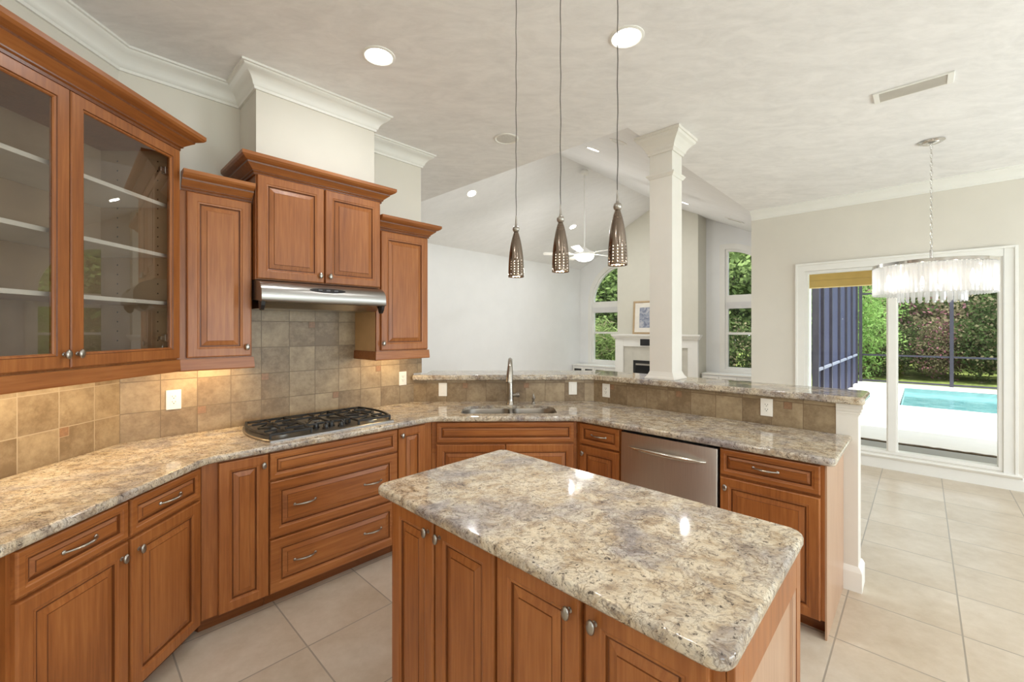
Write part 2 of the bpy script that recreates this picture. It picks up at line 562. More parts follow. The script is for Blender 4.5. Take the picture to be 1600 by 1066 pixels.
# kitchen walls
b = MB(); b.box(-2.26, -2.142, YB, 2.435, 0, CEIL)
struct(b.build('wall_left', PAINT))
b = MB()
WEND = 1.993
b.box(-0.055, WEND, 0.012, 0.13, 0, CEIL)
struct(b.build('wall_range', PAINT, loc=(C1[0], C1[1], 0), rz=PI / 4))
b = MB(); b.box(0.585, 1.355, -0.33, 0.010, 2.48, CEIL)
struct(b.build('wall_chase', PAINT, loc=(C1[0], C1[1], 0), rz=PI / 4))
# walls behind the camera, with window openings added to bring in light
b = MB()
aw = [(1.3 + 0.75 * math.cos(PI * k / 16), 1.9 + 0.75 * math.sin(PI * k / 16)) for k in range(17)]
b.slab([(-2.26, 0), (2.72, 0), (2.72, CEIL), (-2.26, CEIL)], [[(0.55, 0.5), (2.05, 0.5)] + aw], lambda x, z: (x, YB - .1, z), lambda x, z: (x, YB, z))
struct(b.build('wall_back', PAINT))
b = MB()
u_a = uv(2.66, -3.0)[0]
b.slab([(u_a, 0), (6.45, 0), (6.45, CEIL), (u_a, CEIL)], [[(1.0, 0.05), (3.4, 0.05), (3.4, 2.4), (1.0, 2.4)], [(4.2, 0.6), (5.7, 0.6), (5.7, 2.4), (4.2, 2.4)]], plate_v(VB), plate_v(VB + .1))
struct(b.build('wall_right', PAINT))
# dining wall with window opening
GV0, GV1, GZ0, GZ1 = -1.045, 0.575, 0.17, 2.265
b = MB()
b.slab([(VR, 0), (VB, 0), (VB, CEIL), (VR, CEIL)], [[(GV0, GZ0), (GV1, GZ0), (GV1, GZ1), (GV0, GZ1)]], plate_u(UW), plate_u(UW + .12))
struct(b.build('wall_dining', PAINT))
# great room walls
b = MB(); b.slab([(UW + .12, 0), (UF, 0), (UF, CEIL), (UW + .12, CEIL)], [], plate_v(VR), plate_v(VR + .12))
struct(b.build('wall_great_room_right', PAINTW))
b = MB(); b.slab([(1.4, 0), (UF, 0), (UF, zv(VL)), (UL1, zv(VL)), (UL1, CEIL), (1.4, CEIL)], [], plate_v(VL - .1), plate_v(VL))
struct(b.build('wall_great_room_left', PAINTW))
b = MB(); b.slab([(VL - .1, 0), (-3.36, 0), (-3.36, CEIL), (VL - .1, CEIL)], [], plate_u(1.4), plate_u(1.5))
struct(b.build('wall_hall', PAINTW))

# the two great room windows are quarter arches whose straight sides face the chimney
W1 = dict(c=-5.42, r=0.95, sp=2.26, z0=0.70, side=-1)
W2 = dict(c=-3.03, r=0.98, sp=2.28, z0=0.70, side=1)
def arch_outline(w, g=0.0, zlow=None, n=16):
    c, r, sp, sd = w['c'], w['r'] + g, w['sp'], w['side']
    zl = w['z0'] - g if zlow is None else zlow
    a = [(c + sd * r * math.cos(PI / 2 * k / n), sp + r * math.sin(PI / 2 * k / n)) for k in range(n + 1)]
    p = [(c - sd * g, zl), (c + sd * r, zl)] + a + [(c - sd * g, sp + r)]
    if abs(g) < 1e-9: p = p[:-1]
    if g < 0: p = [q for q in p if (q[0] - (c - sd * g)) * sd > -1e-9]
    return p if sd > 0 else p[::-1]
b = MB()
b.slab([(VL - .1, 0), (VR + .12, 0), (VR + .12, zv(VR + .12)), (VRIDGE, ZRIDGE), (VL - .1, zv(VL - .1))],
       [arch_outline(W1), arch_outline(W2)], plate_u(UF), plate_u(UF + .12))
struct(b.build('wall_far', PAINTW))
# chimney breast
UBR = UF - .48
BV0, BV1 = -5.33, -3.42
b = MB()
FB = [(-4.90, 0.12), (-3.85, 0.12), (-3.85, 0.83), (-4.90, 0.83)]
b.slab([(BV0, 0), (BV1, 0), (BV1, zv(BV1)), (VRIDGE, ZRIDGE), (BV0, zv(BV0))], [FB], plate_u(UBR), plate_u(UF - .001))
struct(b.build('wall_chimney_breast', plain('breast_paint', (214, 210, 196), 0.7, var=.01)))

# half wall that carries the bar
def half_front(): return [C2, C3, xy(3.245, -0.378)]
b = MB()
e1 = xy(3.257, -0.378); e2 = xy(3.37, -0.378)
fr = offset_path([C2, C3, xy(3.245, -.378)], -0.012)
bk = offset_path([C2, C3, xy(3.245, -.378)], -0.125)
b.prism([(fr[0][0] + .02, fr[0][1]), fr[1], fr[2], bk[2], bk[1], (-0.66, bk[0][1])], 0, 1.105)
struct(b.build('wall_half', PAINTW))
# its painted end post with capital and base
b = MB()
def uvbox(b, u0, u1, v0, v1, z0, z1, mat=0):
    b.prism([xy(u0, v0), xy(u0, v1), xy(u1, v1), xy(u1, v0)][::-1], z0, z1, mat)
uvbox(b, 3.243, 3.385, -.377, -.27, 0, 1.06)
for k, (g, z0, z1) in enumerate(((.004, 1.035, 1.045), (.010, 1.045, 1.06), (.016, 1.06, 1.078), (.022, 1.078, 1.105))):
    uvbox(b, 3.243 - g * .3, 3.385 + g, -.377, -.27 + g, z0, z1)
struct(b.build('wall_half_end', COLM, bevel=.002))
b = MB()
b.sweep([xy(3.243, -.377), xy(3.243, -.27), xy(3.385, -.27), xy(3.385, -.36)], [(0, 0), (.018, 0), (.018, .115), (.012, .13), (.006, .14), (0, .145)])
struct(b.build('baseboard_half_wall', TRIM))

# baseboards
BP = [(0, 0), (.016, 0), (.016, .10), (.010, .115), (.006, .125), (0, .13)]
b = MB(); b.sweep([xy(UW, GV1 + .1), xy(UW, VB)], BP)
struct(b.build('baseboard_dining', TRIM))
b = MB(); b.sweep([xy(UW, VR), xy(UW, GV0 - .1)], BP)
struct(b.build('baseboard_dining_left', TRIM))
b = MB(); b.sweep([xy(1.5, VL), xy(8.9, VL)], BP)
struct(b.build('baseboard_great_room', TRIM))
# crown mouldings
ZC = CEIL
CR = [(0, ZC - .115), (.012, ZC - .115), (.014, ZC - .100), (.022, ZC - .094), (.026, ZC - .078), (.040, ZC - .056), (.062, ZC - .036), (.080, ZC - .026), (.086, ZC - .014), (.098, ZC - .012), (.098, ZC), (0, ZC)]
def fr_pt(s, d): return (C1[0] + s / R2 + d / R2, C1[1] + s / R2 - d / R2)
b = MB()
b.sweep([(-2.142, YB), (-2.142, C1[1] + .005), fr_pt(.585, -.012), fr_pt(.585, .33), fr_pt(1.355, .33), fr_pt(1.355, -.012), fr_pt(WEND, -.012), fr_pt(WEND, -.13)], CR)
struct(b.build('trim_1', TRIM, smooth=True))
b = MB(); b.sweep([xy(UW, VR + .005), xy(UW, VB)], CR)
struct(b.build('trim_2', TRIM, smooth=True))

# backsplash tile (structure): range and left wall, riser of the bar
TB_A, TB_B, TG = (122, 101, 75), (172, 152, 121), (172, 154, 128)
TG2 = (118, 100, 78)
def backsplash(nm, frame, outline, x0, z0, pitch, grout, accents):
    m = tiled(nm + '_tile', pitch, x0, z0, TB_A, TB_B, grout, gw=.0022, rough=.42, bump=.5, vary=.22)
    b = MB()
    b.slab(outline, [], lambda x, z: (x, .0105, z), lambda x, z: (x, 0, z))
    for (x, z) in accents:
        b.box(x - .0245, x + .0245, -.0004, .002, z - .0245, z + .0245, 2)
        b.box(x - .0215, x + .0215, -.0016, .002, z - .0215, z + .0215, 1)
    o = b.build(nm, [m, plain(nm + '_accent', (142, 108, 80), .45, var=.12, scale=60), plain(nm + '_grout', grout, .8)], loc=(frame.P[0], frame.P[1], 0), rz=frame.a)
    return struct(o)
h = .0225
ZT = [1.075, 1.252, 1.429, 1.606]
backsplash('wall_left_backsplash', FA, [(0.6, .88), (2.43, .88), (2.43, 1.41), (0.6, 1.41)], 2.43 - .147, 1.075, .178, TG, [(2.43 - .147 - .178 + h, 1.075 - h)])
backsplash('wall_range_backsplash', FR, [(0, .88), (LR, .88), (WEND, 1.16), (WEND, 1.41), (1.40, 1.41), (1.40, 1.84), (.54, 1.84), (.54, 1.41), (0, 1.41)][0:2] + [(LR, 1.165), (WEND, 1.165), (WEND, 1.41), (1.38, 1.41), (1.38, 1.84), (.55, 1.84), (.55, 1.41), (0, 1.41)], 0.0, 1.075, .177, TG2,
           [(.354 + h, 1.075 - h), (.708 + h, 1.252 - h), (1.239 - h, 1.075 - h), (1.062 - h, 1.606 - h), (1.593 - h, 1.252 - h)])
backsplash('wall_sink_backsplash', FS, [(0, .88), (LS, .88), (LS, 1.104), (0, 1.104)], .113, 1.079, .174, (122, 100, 76), [(.417 + .035, 1.079 - h), (.99, 1.079 - h)])
backsplash('wall_peninsula_backsplash', FP, [(0, .88), (1.732, .88), (1.732, 1.104), (0, 1.104)], -.032, 1.079, .1765, (122, 100, 76), [(.76, 1.079 - h), (1.473, 1.079 - h), (.18, 1.079 - h)])

# ---------------------------------------------------------------- windows
def bar_uz(b, u0, u1, v0, v1, z0, z1, mat=0): uvbox(b, u0, u1, v0, v1, z0, z1, mat)
w = empty('window_1', (*xy(UW, (GV0 + GV1) / 2), GZ0)); struct(w)
def under(o, par):
    o.parent = par
    o.matrix_parent_inverse = (Matrix.Translation(par.location) @ par.rotation_euler.to_matrix().to_4x4()).inverted()
    return o
MV0, MV1 = -.283, -.188
b = MB()
for (v0, v1, z0, z1) in ((GV0, GV0 + .03, GZ0, GZ1), (GV1 - .03, GV1, GZ0, GZ1), (GV0 + .03, GV1 - .03, GZ1 - .03, GZ1), (GV0 + .03, GV1 - .03, GZ0, GZ0 + .03), (MV0, MV1, GZ0 + .03, GZ1 - .03)):
    uvbox(b, UW - .005, UW + .115, v0, v1, z0, z1)
uvbox(b, UW - .018, UW - .005, MV0 + .012, MV1 - .012, GZ0 + .03, GZ1 - .03)
under(b.build('window_frame', TRIM, bevel=.003), w)
b = MB()
o0, o1, zt = GV0 - .09, GV1 + .09, GZ1 + .09
for (g, dd) in ((0, .018), (.0, .0)):
    pass
def casing(b, v0, v1, z0, z1, wd):
    """flat casing with a raised outer bead: left, top, right"""
    for (t, u) in ((wd, .018), (.022, .030)):
        uvbox(b, UW - u, UW - .001, v0 - wd, v0 - wd + t, z0, z1 + wd)
        uvbox(b, UW - u, UW - .001, v1 + wd - t, v1 + wd, z0, z1 + wd)
        uvbox(b, UW - u, UW - .001, v0 - wd + t, v1 + wd - t, z1 + wd - t, z1 + wd)
casing(b, GV0, GV1, GZ0 - .02, GZ1, .095)
under(b.build('window_casing', TRIM, bevel=.003), w)
b = MB()
b.sweep([xy(UW, GV0 - .12), xy(UW, GV1 + .12)], [(0, GZ0 - .055), (.03, GZ0 - .055), (.045, GZ0 - .04), (.05, GZ0 - .028), (.045, GZ0 - .015), (0, GZ0 - .012)])
b.sweep([xy(UW, GV0 - .10), xy(UW, GV1 + .10)], [(0, 0), (.02, 0), (.02, GZ0 - .055), (0, GZ0 - .055)])
under(b.build('window_sill', TRIM, smooth=True), w)
for (v0, v1) in ((GV0 + .03, MV0), (MV1, GV1 - .03)):
    b = MB(); uvbox(b, UW + .06, UW + .066, v0, v1, GZ0 + .03, GZ1 - .03)
    under(b.build('pane', GLASS), w)

BLIND = plain('roller_blind', (226, 224, 222), .7, var=.02)
for i, W in enumerate((W1, W2)):
    w = empty('window_%d' % (i + 2), (*xy(UF, W['c']), W['z0'])); struct(w)
    c, r, sp, z0 = W['c'], W['r'], W['sp'], W['z0']
    TZ = 2.26
    va, vb = (c, c + r) if W['side'] > 0 else (c - r, c)
    b = MB()
    ol = arch_outline(W)
    b.slab(ol, [arch_outline(W, -.05)], plate_u(UF + .02), plate_u(UF + .09))
    uvbox(b, UF + .02, UF + .09, va + .04, vb - .04, TZ - .13, TZ + .02)
    uvbox(b, UF + .03, UF + .08, va + .04, vb - .04, 1.44, 1.49)
    under(b.build('window_frame', TRIM), w)
    b = MB(); b.slab(arch_outline(W, .11), [ol], plate_u(UF - .02), plate_u(UF - .001))
    under(b.build('window_casing', TRIM), w)
    b = MB(); uvbox(b, UF + .045, UF + .05, va + .045, vb - .045, z0 + .045, TZ - .12)
    b.slab(arch_outline(W, -.047, TZ + .001), [], plate_u(UF + .045), plate_u(UF + .05))
    under(b.build('pane', GLASS), w)
    b = MB(); uvbox(b, UF + .0, UF + .018, va + .03, vb - .03, TZ - .27, TZ - .13)
    for k in range(4): uvbox(b, UF - .006, UF, va + .03, vb - .03, TZ - .26 + k * .033, TZ - .24 + k * .033)
    under(b.build('blind', BLIND), w)

# unseen windows and door added behind the camera for light: simple frames
b = MB()
for x in (0.55, 1.28, 2.01): b.box(x, x + .04, YB - .08, YB - .03, .5, 1.9)
b.box(.55, 2.05, YB - .08, YB - .03, 1.88, 1.94)
struct(b.build('window_4', TRIM))
b = MB()
for u in (1.0, 2.18, 3.36): uvbox(b, u, u + .05, VB + .03, VB + .08, .05, 2.4)
struct(b.build('door_1', TRIM))
b = MB()
for u in (4.2, 4.93, 5.65): uvbox(b, u, u + .05, VB + .03, VB + .08, .6, 2.4)
struct(b.build('window_5', TRIM))

# ================================================================ CABINET PARTS
KN = [(.0045, 0), (.0045, .010), (.006, .013)]
def knob(parent, x, y, z, tall=.019, wide=.0125):
    b = MB()
    b.lathe([(.008, 0), (.008, .002), (.0048, .004), (.0045, .014)], (x, y, z), 12, 'y')
    prof = [(.25, .013), (.8, .015), (1.0, .019), (1.0, .021), (.85, .0245), (.5, .0265), (.1, .027)]
    loops = []
    for r, hh in prof:
        loops.append([(x + wide * r * math.cos(2 * PI * k / 16), y - hh, z + tall * r * math.sin(2 * PI * k / 16)) for k in range(16)])
    b.rings(loops)
    o = b.build('knob', PEWTER, parent, smooth=True)
    return o
def pull(parent, x, y, z, L=.115):
    """arched bar pull with three faceted steps"""
    b = MB()
    n = 14; path = []; rad = []
    for k in range(n + 1):
        t = -1 + 2 * k / n
        path.append((x + t * L / 2, y - .004 - .024 * (1 - t * t) ** .8, z + .002 * (1 - t * t)))
        rad.append(.0048 + .0022 * (1 - abs(t)) + (.0011 if k % 4 in (1, 2) and 2 < k < 12 else 0))
    b.tube(path, rad, 8, flat=.8)
    for s in (-1, 1): b.lathe([(.008, 0), (.008, .003), (.004, .007)], (x + s * L / 2, y, z), 10, 'y')
    return b.build('handle', PEWTER, parent, smooth=True)

def panel_profile(w, h, kind):
    m = min(w, h)
    if kind == 'door': f = .058 if m > .2 else .046
    else: f = min(.036, m * .24)
    r = (.032 if m > .2 else .024) if kind == 'door' else min(.020, m * .13)
    p = [(0, 0), (0, .015), (.002, .019), (.006, .021), (f - .012, .021), (f - .008, .0185), (f - .002, .0175), (f, .0165),
         (f + .002, .0095), (f + .006, .0095), (f + .008, .0115), (f + r, .0175), (f + r + .0015, .0205)]
    mats = [0, 0, 0, 0, 0, 0, 0, 1, 1, 1, 0, 1, 0]
    return p, mats
def panel_mesh(x0, x1, z0, z1, y, kind):
    b = MB()
    prof, mats = panel_profile(x1 - x0, z1 - z0, kind)
    loops = [[(x0 + i, y - d, z0 + i), (x1 - i, y - d, z0 + i), (x1 - i, y - d, z1 - i), (x0 + i, y - d, z1 - i)] for i, d in prof]
    b.rings(loops, True, True, mats)
    return b
def door(parent, x0, x1, z0, z1, y, kn=None, name='door'):
    o = panel_mesh(x0, x1, z0, z1, y, 'door').build(name, [WV, GLAZE], parent)
    if kn: knob(o, kn[0], y - .0205, kn[1])
    return o
def drawer(parent, x0, x1, z0, z1, y, pulls=(), name='drawer'):
    o = panel_mesh(x0, x1, z0, z1, y, 'door' if (z1 - z0) > .25 else 'drawer').build(name, [WH, GLAZE], parent)
    for p in pulls: pull(o, p, y - .0205, (z0 + z1) / 2)
    return o
DF = .625                       # depth of the face frames
T = math.tan(PI / 8)
def base_body(root, poly, x_off=0.0, z1=.876):
    """body polygon given in (s, d) of the wall; root stands at s = x_off"""
    pts = [(s - x_off, -d) for s, d in poly]
    b = MB(); b.prism(pts, .092, z1)
    o = b.build('body', WV, root)
    b = MB()
    tp = [(s - x_off, -(d if d < .5 else d - .075)) for s, d in poly]
    b.prism(tp, 0.0, .092)
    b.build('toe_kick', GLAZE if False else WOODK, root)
    return o
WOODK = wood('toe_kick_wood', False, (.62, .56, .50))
G = .0015
ZD0, ZD1, ZW0, ZW1 = .094, .708, .722, .868

# --- left wall, base cabinet nearest the camera
r = FA.root('base_cabinet', 1.33)
base_body(r, [(1.33, .002), (1.7425, .002), (1.7425, DF), (1.33, DF)], 1.33)
drawer(r, .012, .4055, ZW0, ZW1, -DF, [.209])
door(r, .012, .4055, ZD0, ZD1, -DF, (.372, .655))
tag(r, 'maple base cabinet at the left picture edge with one drawer over one door', 'cabinet')
r = FA.root('base_cabinet', 1.744)
base_body(r, [(1.744, .002), (2.43 - G, .002), (2.43 - T * DF - G, DF), (1.744, DF)], 1.744)
drawer(r, .003, .398, ZW0, ZW1, -DF, [.205])
door(r, .003, .398, ZD0, ZD1, -DF, (.037, .655))
tag(r, 'maple base cabinet with drawer and door that ends at the left inside corner', 'cabinet')
# --- the angled run that turns away at the far left edge
FX = Frame((-1.530, 1.292), PI / 4)
r = empty('base_cabinet', (-1.530 - .5 / R2, 1.292 - .5 / R2, 0), PI / 4)
b = MB(); b.prism([(0, -.012), (.488, -.012), (.488, .10), (0, .36)], .092, .876); b.build('body', WV, r)
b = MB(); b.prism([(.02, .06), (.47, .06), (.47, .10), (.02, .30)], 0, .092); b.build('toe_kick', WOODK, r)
door(r, .006, .482, ZD0, .868, -.012, (.450, .60))
tag(r, 'sliver of maple cabinet door with a knob at the extreme left edge', 'cabinet')

# --- range wall
r = FR.root('base_cabinet', .27)
base_body(r, [(G, .002), (.562, .002), (.562, DF), (T * DF + G, DF)], .27)
door(r, .330 - .27, .560 - .27, ZD0, .868, -DF, (.533 - .27, .815))
tag(r, 'narrow full-height maple door cabinet left of the cooktop drawers', 'cabinet')
r = FR.root('drawer_cabinet', .564)
base_body(r, [(.564, .002), (1.360, .002), (1.360, DF), (.564, DF)], .564)
drawer(r, .003, .793, ZW0, ZW1, -DF, [])
drawer(r, .003, .793, .400, .710, -DF, [.188, .612])
drawer(r, .003, .793, .094, .388, -DF, [.188, .612])
tag(r, 'wide maple cabinet of three drawers with two deep ones, below the cooktop', 'cabinet')
r = FR.root('base_cabinet', 1.362)
base_body(r, [(1.362, .002), (LR - G, .002), (LR - T * DF - G, DF), (1.362, DF)], 1.362)
door(r, .004, .222, ZD0, .868, -DF, (.028, .822))
tag(r, 'narrow maple door cabinet between the cooktop drawers and the sink cabinet', 'cabinet')

# --- sink
r = FS.root('sink_cabinet', .27)
bb = base_body(r, [(G, .03), (LS - G, .03), (LS - T * DF - G, DF), (T * DF + G, DF)], .27, .64)
b = MB(); b.prism([(T * DF + G - .27, -DF), (LS - T * DF - G - .27, -DF), (LS - T * DF - .02 - .27, -DF + .02), (T * DF + .02 - .27, -DF + .02)], .641, .876)
b.build('face_frame', WH, r)
drawer(r, .298 - .27, 1.306 - .27, ZW0, ZW1, -DF, [], name='false_drawer_front')
door(r, .298 - .27, .7995 - .27, ZD0, ZD1, -DF)
door(r, .8045 - .27, 1.306 - .27, ZD0, ZD1, -DF)
tag(r, 'maple sink cabinet with a long false drawer front over two doors', 'cabinet')

# --- peninsula
r = FP.root('base_cabinet', .27)
base_body(r, [(G, .002), (.622, .002), (.622, DF), (T * DF + G, DF)], .27)
drawer(r, .293 - .27, .616 - .27, ZW0, ZW1, -DF, [.455 - .27])
door(r, .293 - .27, .616 - .27, ZD0, ZD1, -DF, (.325 - .27, .655))
tag(r, 'small maple cabinet with drawer and door between sink and dishwasher', 'cabinet')
r = FP.root('base_cabinet', 1.258)
base_body(r, [(1.258, .002), (1.752, .002), (1.752, DF), (1.258, DF)], 1.258)
drawer(r, .005, .477, ZW0, ZW1, -DF, [.236])
door(r, .005, .477, ZD0, ZD1, -DF, (.036, .655))
b = MB(); b.box(.4945, .5025, -DF, -.002, 0.0, .876)
ep = b.build('end_panel', wood('pale_end_panel', True, (1.0, 1.0, 1.0), ((166, 128, 100), (184, 148, 120), (196, 164, 138)), rough=.28), r)  # paler, pinker base carries the window light falling on this side
ep['label'] = 'paler pinkish side panel'
tag(r, 'maple cabinet right of the dishwasher with a pale side panel facing the dining area', 'cabinet')

# --- dishwasher
r = FP.root('dishwasher', .626)
b = MB(); b.box(.003, .628, -.60, -.03, .10, .872); b.build('tub', DARK, r)
b = MB()
loops = []
for k in range(11):
    t = k / 10
    z = .115 + t * .745
    bow = .006 * math.sin(PI * t)
    loops.append([(.006, -.612, z), (.006, -.640 - bow, z), (.012, -.645 - bow, z), (.617, -.645 - bow, z), (.623, -.640 - bow, z), (.623, -.612, z)])
b.rings(loops)
dd = b.build('door', STEELV, r, smooth=True)
b = MB()
n = 22; path = []; rad = []
for k in range(n + 1):
    t = -1 + 2 * k / n
    path.append((.3145 + t * .245, -.650 - .045 * (1 - t * t) ** .7, .775 - .004 * t * t))
    rad.append(.007 + .011 * (1 - t * t))
b.tube(path, rad, 12, flat=.9)
b.build('handle', steel('polished_handle', (212, 206, 196), .2), dd, smooth=True)
b = MB(); b.box(.003, .628, -.565, -.545, 0, .10); b.build('kick_plate', BLACK, r)
tag(r, 'stainless steel dishwasher with a bowed bar handle under the peninsula counter', 'dishwasher')

# ================================================================ UPPER CABINETS
CC = [(0, 0), (.010, 0), (.010, .012), (.018, .016), (.018, .022), (.026, .030), (.040, .042), (.050, .050), (.052, .058), (.062, .062), (.076, .070), (.084, .080), (.084, .098), (0, .098)]
CCM = None
def crown(parent, path, z, name='crown', sc=1.0):
    b = MB(); b.sweep(path, [(o * sc, z + zz * sc) for o, zz in CC], imats={1: 1, 3: 1, 7: 1})
    return b.build(name, [WH, GLAZE], parent)
def rail(parent, path, z0, z1, th=.018):
    b = MB()
    b.sweep(path, [(0, z0 + .004), (.004, z0), (.012, z0), (.014, z0 + .006), (.010, z1), (-.006, z1), (-.006, z0 + .004)])
    return b.build('light_rail', WH, parent)
ZU0, ZU1 = 1.388, 2.305
# small cabinet left of the hood
r = FR.root('wall_cabinet', .20, ZU0)
def Z(z): return z - ZU0
pts = [(.035 - .20, .008), (.562 - .20, .008), (.562 - .20, -.330), (.205 - .20, -.330)]
b = MB(); b.prism(pts, 0, Z(ZU1)); b.build('body', WV, r)
door(r, .246 - .20, .556 - .20, Z(1.395), Z(2.302), -.330, (.530 - .20, Z(1.447)))
crown(r, [(.222 - .20, -.330), (.560 - .20, -.330)], Z(ZU1))
rail(r, [(.214 - .20, -.334), (.560 - .20, -.334), (.560 - .20, -.02)], Z(1.322), -.0005)
tag(r, 'narrow maple wall cabinet between the glass cabinet and the hood cabinet', 'cabinet')
# cabinet right of the hood
r = FR.root('wall_cabinet', 1.372, ZU0)
b = MB(); b.box(0, .446, -.330, .008, 0, Z(ZU1)); b.build('body', WV, r)
b = MB(); b.box(-.002, 0, -.310, .008, .0, .46); sp = b.build('side_panel', plain('pale_maple', (206, 170, 122), .5, var=.05), r); sp['label'] = 'paler unfinished cabinet side below the hood'
door(r, .030, .440, Z(1.395), Z(2.278), -.330, (.022 + .020, Z(1.447)))
crown(r, [(.004, -.330), (.448, -.330), (.448, .008)], Z(ZU1) - .018)
rail(r, [(0.0, .0), (0.0, -.334), (.446, -.334), (.446, .0)], Z(1.322), -.0005)
tag(r, 'maple wall cabinet with one tall door right of the range hood', 'cabinet')
# hood cabinet: higher and deeper
r = FR.root('wall_cabinet', .566, 1.848)
b = MB(); b.box(0, .800, -.385, .008, 0, .625); b.build('body', WV, r)
door(r, .006, .3955, .004, .618, -.385, (.368, .05))
door(r, .4035, .796, .004, .618, -.385, (.431, .05))
crown(r, [(-.001, .008), (-.001, -.387), (.801, -.387), (.801, .008)], .615, sc=1.05)
tag(r, 'raised two-door maple cabinet directly above the steel range hood', 'cabinet')

# glass-fronted cabinet on the left wall
XA = .385
r = FA.root('glass_cabinet', 1.14, 1.388)
def Zg(z): return z - 1.388
L = 2.335 - 1.14
b = MB()
b.box(0, .018, -XA, .008, 0, Zg(2.515)); b.box(L - .018, L, -XA, .008, 0, Zg(2.515))
b.box(.018, L - .018, -XA, .008, 0, .018); b.box(.018, L - .018, -XA, .008, Zg(2.515) - .018, Zg(2.515))
# face frame
b.box(.018, .045, -XA, -XA + .018, .018, Zg(2.497)); b.box(L - .045, L - .018, -XA, -XA + .018, .018, Zg(2.497)); b.box(.590, .630, -XA, -XA + .018, .018, Zg(2.497))
b.build('body', WV, r)
b = MB(); b.box(.018, L - .018, -.004, .006, .018, Zg(2.497)); b.box(.0182, .020, -XA + .02, -.004, .018, Zg(2.497)); b.box(L - .020, L - .0182, -XA + .02, -.004, .018, Zg(2.497))
for k in range(20):
    for yy in (-.30, -.09):
        b.box(L - .0206, L - .0198, yy - .003, yy + .003, .10 + k * .05, .107 + k * .05, 1)
b.build('lining', [INTERIOR, DARK], r)
for zz in (1.680, 1.930, 2.195):
    b = MB(); b.box(.022, L - .022, -XA + .035, -.006, Zg(zz), Zg(zz) + .018)
    b.build('shelf', SHELF, r)
def glass_door(x0, x1, z0, z1, y, kn):
    b = MB()
    prof = [(.060, 0), (0, 0), (0, .016), (.004, .0205), (.048, .0205), (.051, .0165), (.056, .0155), (.060, .011), (.060, 0)]
    mt = [0, 0, 0, 0, 1, 0, 0, 0, 0]
    loops = [[(x0 + i, y - d, z0 + i), (x1 - i, y - d, z0 + i), (x1 - i, y - d, z1 - i), (x0 + i, y - d, z1 - i)] for i, d in prof]
    b.rings(loops, False, False, mt)
    o = b.build('door', [WV, GLAZE], r)
    b = MB(); b.box(x0 + .058, x1 - .058, y - .009, y - .006, z0 + .058, z1 - .058)
    g = b.build('glass_pane', CABGLASS, o); g['label'] = 'clear glass pane'
    knob(o, kn[0], y - .0205, kn[1])
    if x1 > .9:
        for zz in (z0 + .11, z1 - .13):
            b = MB(); b.box(x1 - .075, x1 - .030, y + .001, y + .022, zz - .018, zz + .018); b.box(x1 - .10, x1 - .075, y + .004, y + .018, zz - .010, zz + .010)
            b.build('hinge', PEWTER, o, bevel=.002)
glass_door(.006, .6075, Zg(1.397), Zg(2.506), -XA, (.583, Zg(1.452)))
glass_door(.6115, L - .004, Zg(1.397), Zg(2.506), -XA, (.636, Zg(1.452)))
crown(r, [(0, -XA), (L + .001, -XA), (L + .001, .0)], Zg(2.512), sc=1.1)
rail(r, [(0, -XA - .004), (L - .002, -XA - .004), (L + .02, -XA + .02)], Zg(1.325), -.0005)
tag(r, 'tall maple wall cabinet with two glass doors and white shelves at left', 'cabinet')

# under-cabinet lights
lamp_area('under_cabinet_light', (-1.93, 1.78, 1.380), .05, 4.2, (1, .78, .50), 'RECTANGLE', .95)
lamp_area('under_cabinet_light', fr_pt(.36, .16) + (1.380,), .30, 2.6, (1, .70, .36), 'RECTANGLE', .04, (0, 0, PI / 4))
lamp_area('under_cabinet_light', fr_pt(1.60, .16) + (1.380,), .32, 1.6, (1, .72, .38), 'RECTANGLE', .04, (0, 0, PI / 4))

# ================================================================ RANGE HOOD
r = FR.root('range_hood', .566, 1.66)
hx0, hx1 = .001, .787
top = .186
cur = [(-.382, top), (-.400, top - .006)]
for k in range(9):
    a = PI / 2 * k / 8
    cur.append((-.400 - .100 * math.sin(a), top - .006 - .078 * (1 - math.cos(a)) ** 1.0))
cur += [(-.501, .066), (-.495, .056), (-.478, .052), (-.462, .058), (-.30, .070), (-.002, .070), (-.002, top)]
b = MB(); b.rings([[(hx0, y, z) for y, z in cur], [(hx1, y, z) for y, z in cur]])
body = b.build('canopy', STEEL, r, smooth=True)
b = MB()
b.rings([[(hx0 + .02, -.47, .060), (hx0 + .02, -.40, .018), (hx0 + .02, -.395, .016), (hx0 + .02, -.06, .016), (hx0 + .02, -.06, .068)], [(hx1 - .02, -.47, .060), (hx1 - .02, -.40, .018), (hx1 - .02, -.395, .016), (hx1 - .02, -.06, .016), (hx1 - .02, -.06, .068)]])
b.build('visor', steel('visor_steel', (170, 170, 168), .25), r)
for x in (hx0 + .003, hx1 - .023):
    b = MB()
    pr = [(-.487, .058), (-.480, .030), (-.464, .006), (-.447, .002), (-.434, .018), (-.427, .060)]
    b.rings([[(x, y, z) for y, z in pr], [(x + .020, y, z) for y, z in pr]])
    b.build('end_bracket', BLACK, r)
b = MB()
def hood_pt(x, t):
    # on the curved front, t 0..1 from top to bottom
    a = PI / 2 * (.58 + .26 * t)
    return (x, -.4015 - .100 * math.sin(a), top - .0055 - .078 * (1 - math.cos(a)))
loop = [hood_pt(.385 + .115 * math.cos(q), .5 - .5 * math.sin(q)) for q in [2 * PI * k / 24 for k in range(24)]]
c = [(p[0], p[1] + .004, p[2] - .002) for p in loop]
b.rings([c, loop], True, True)
cp = b.build('control_panel', BLACK, r)
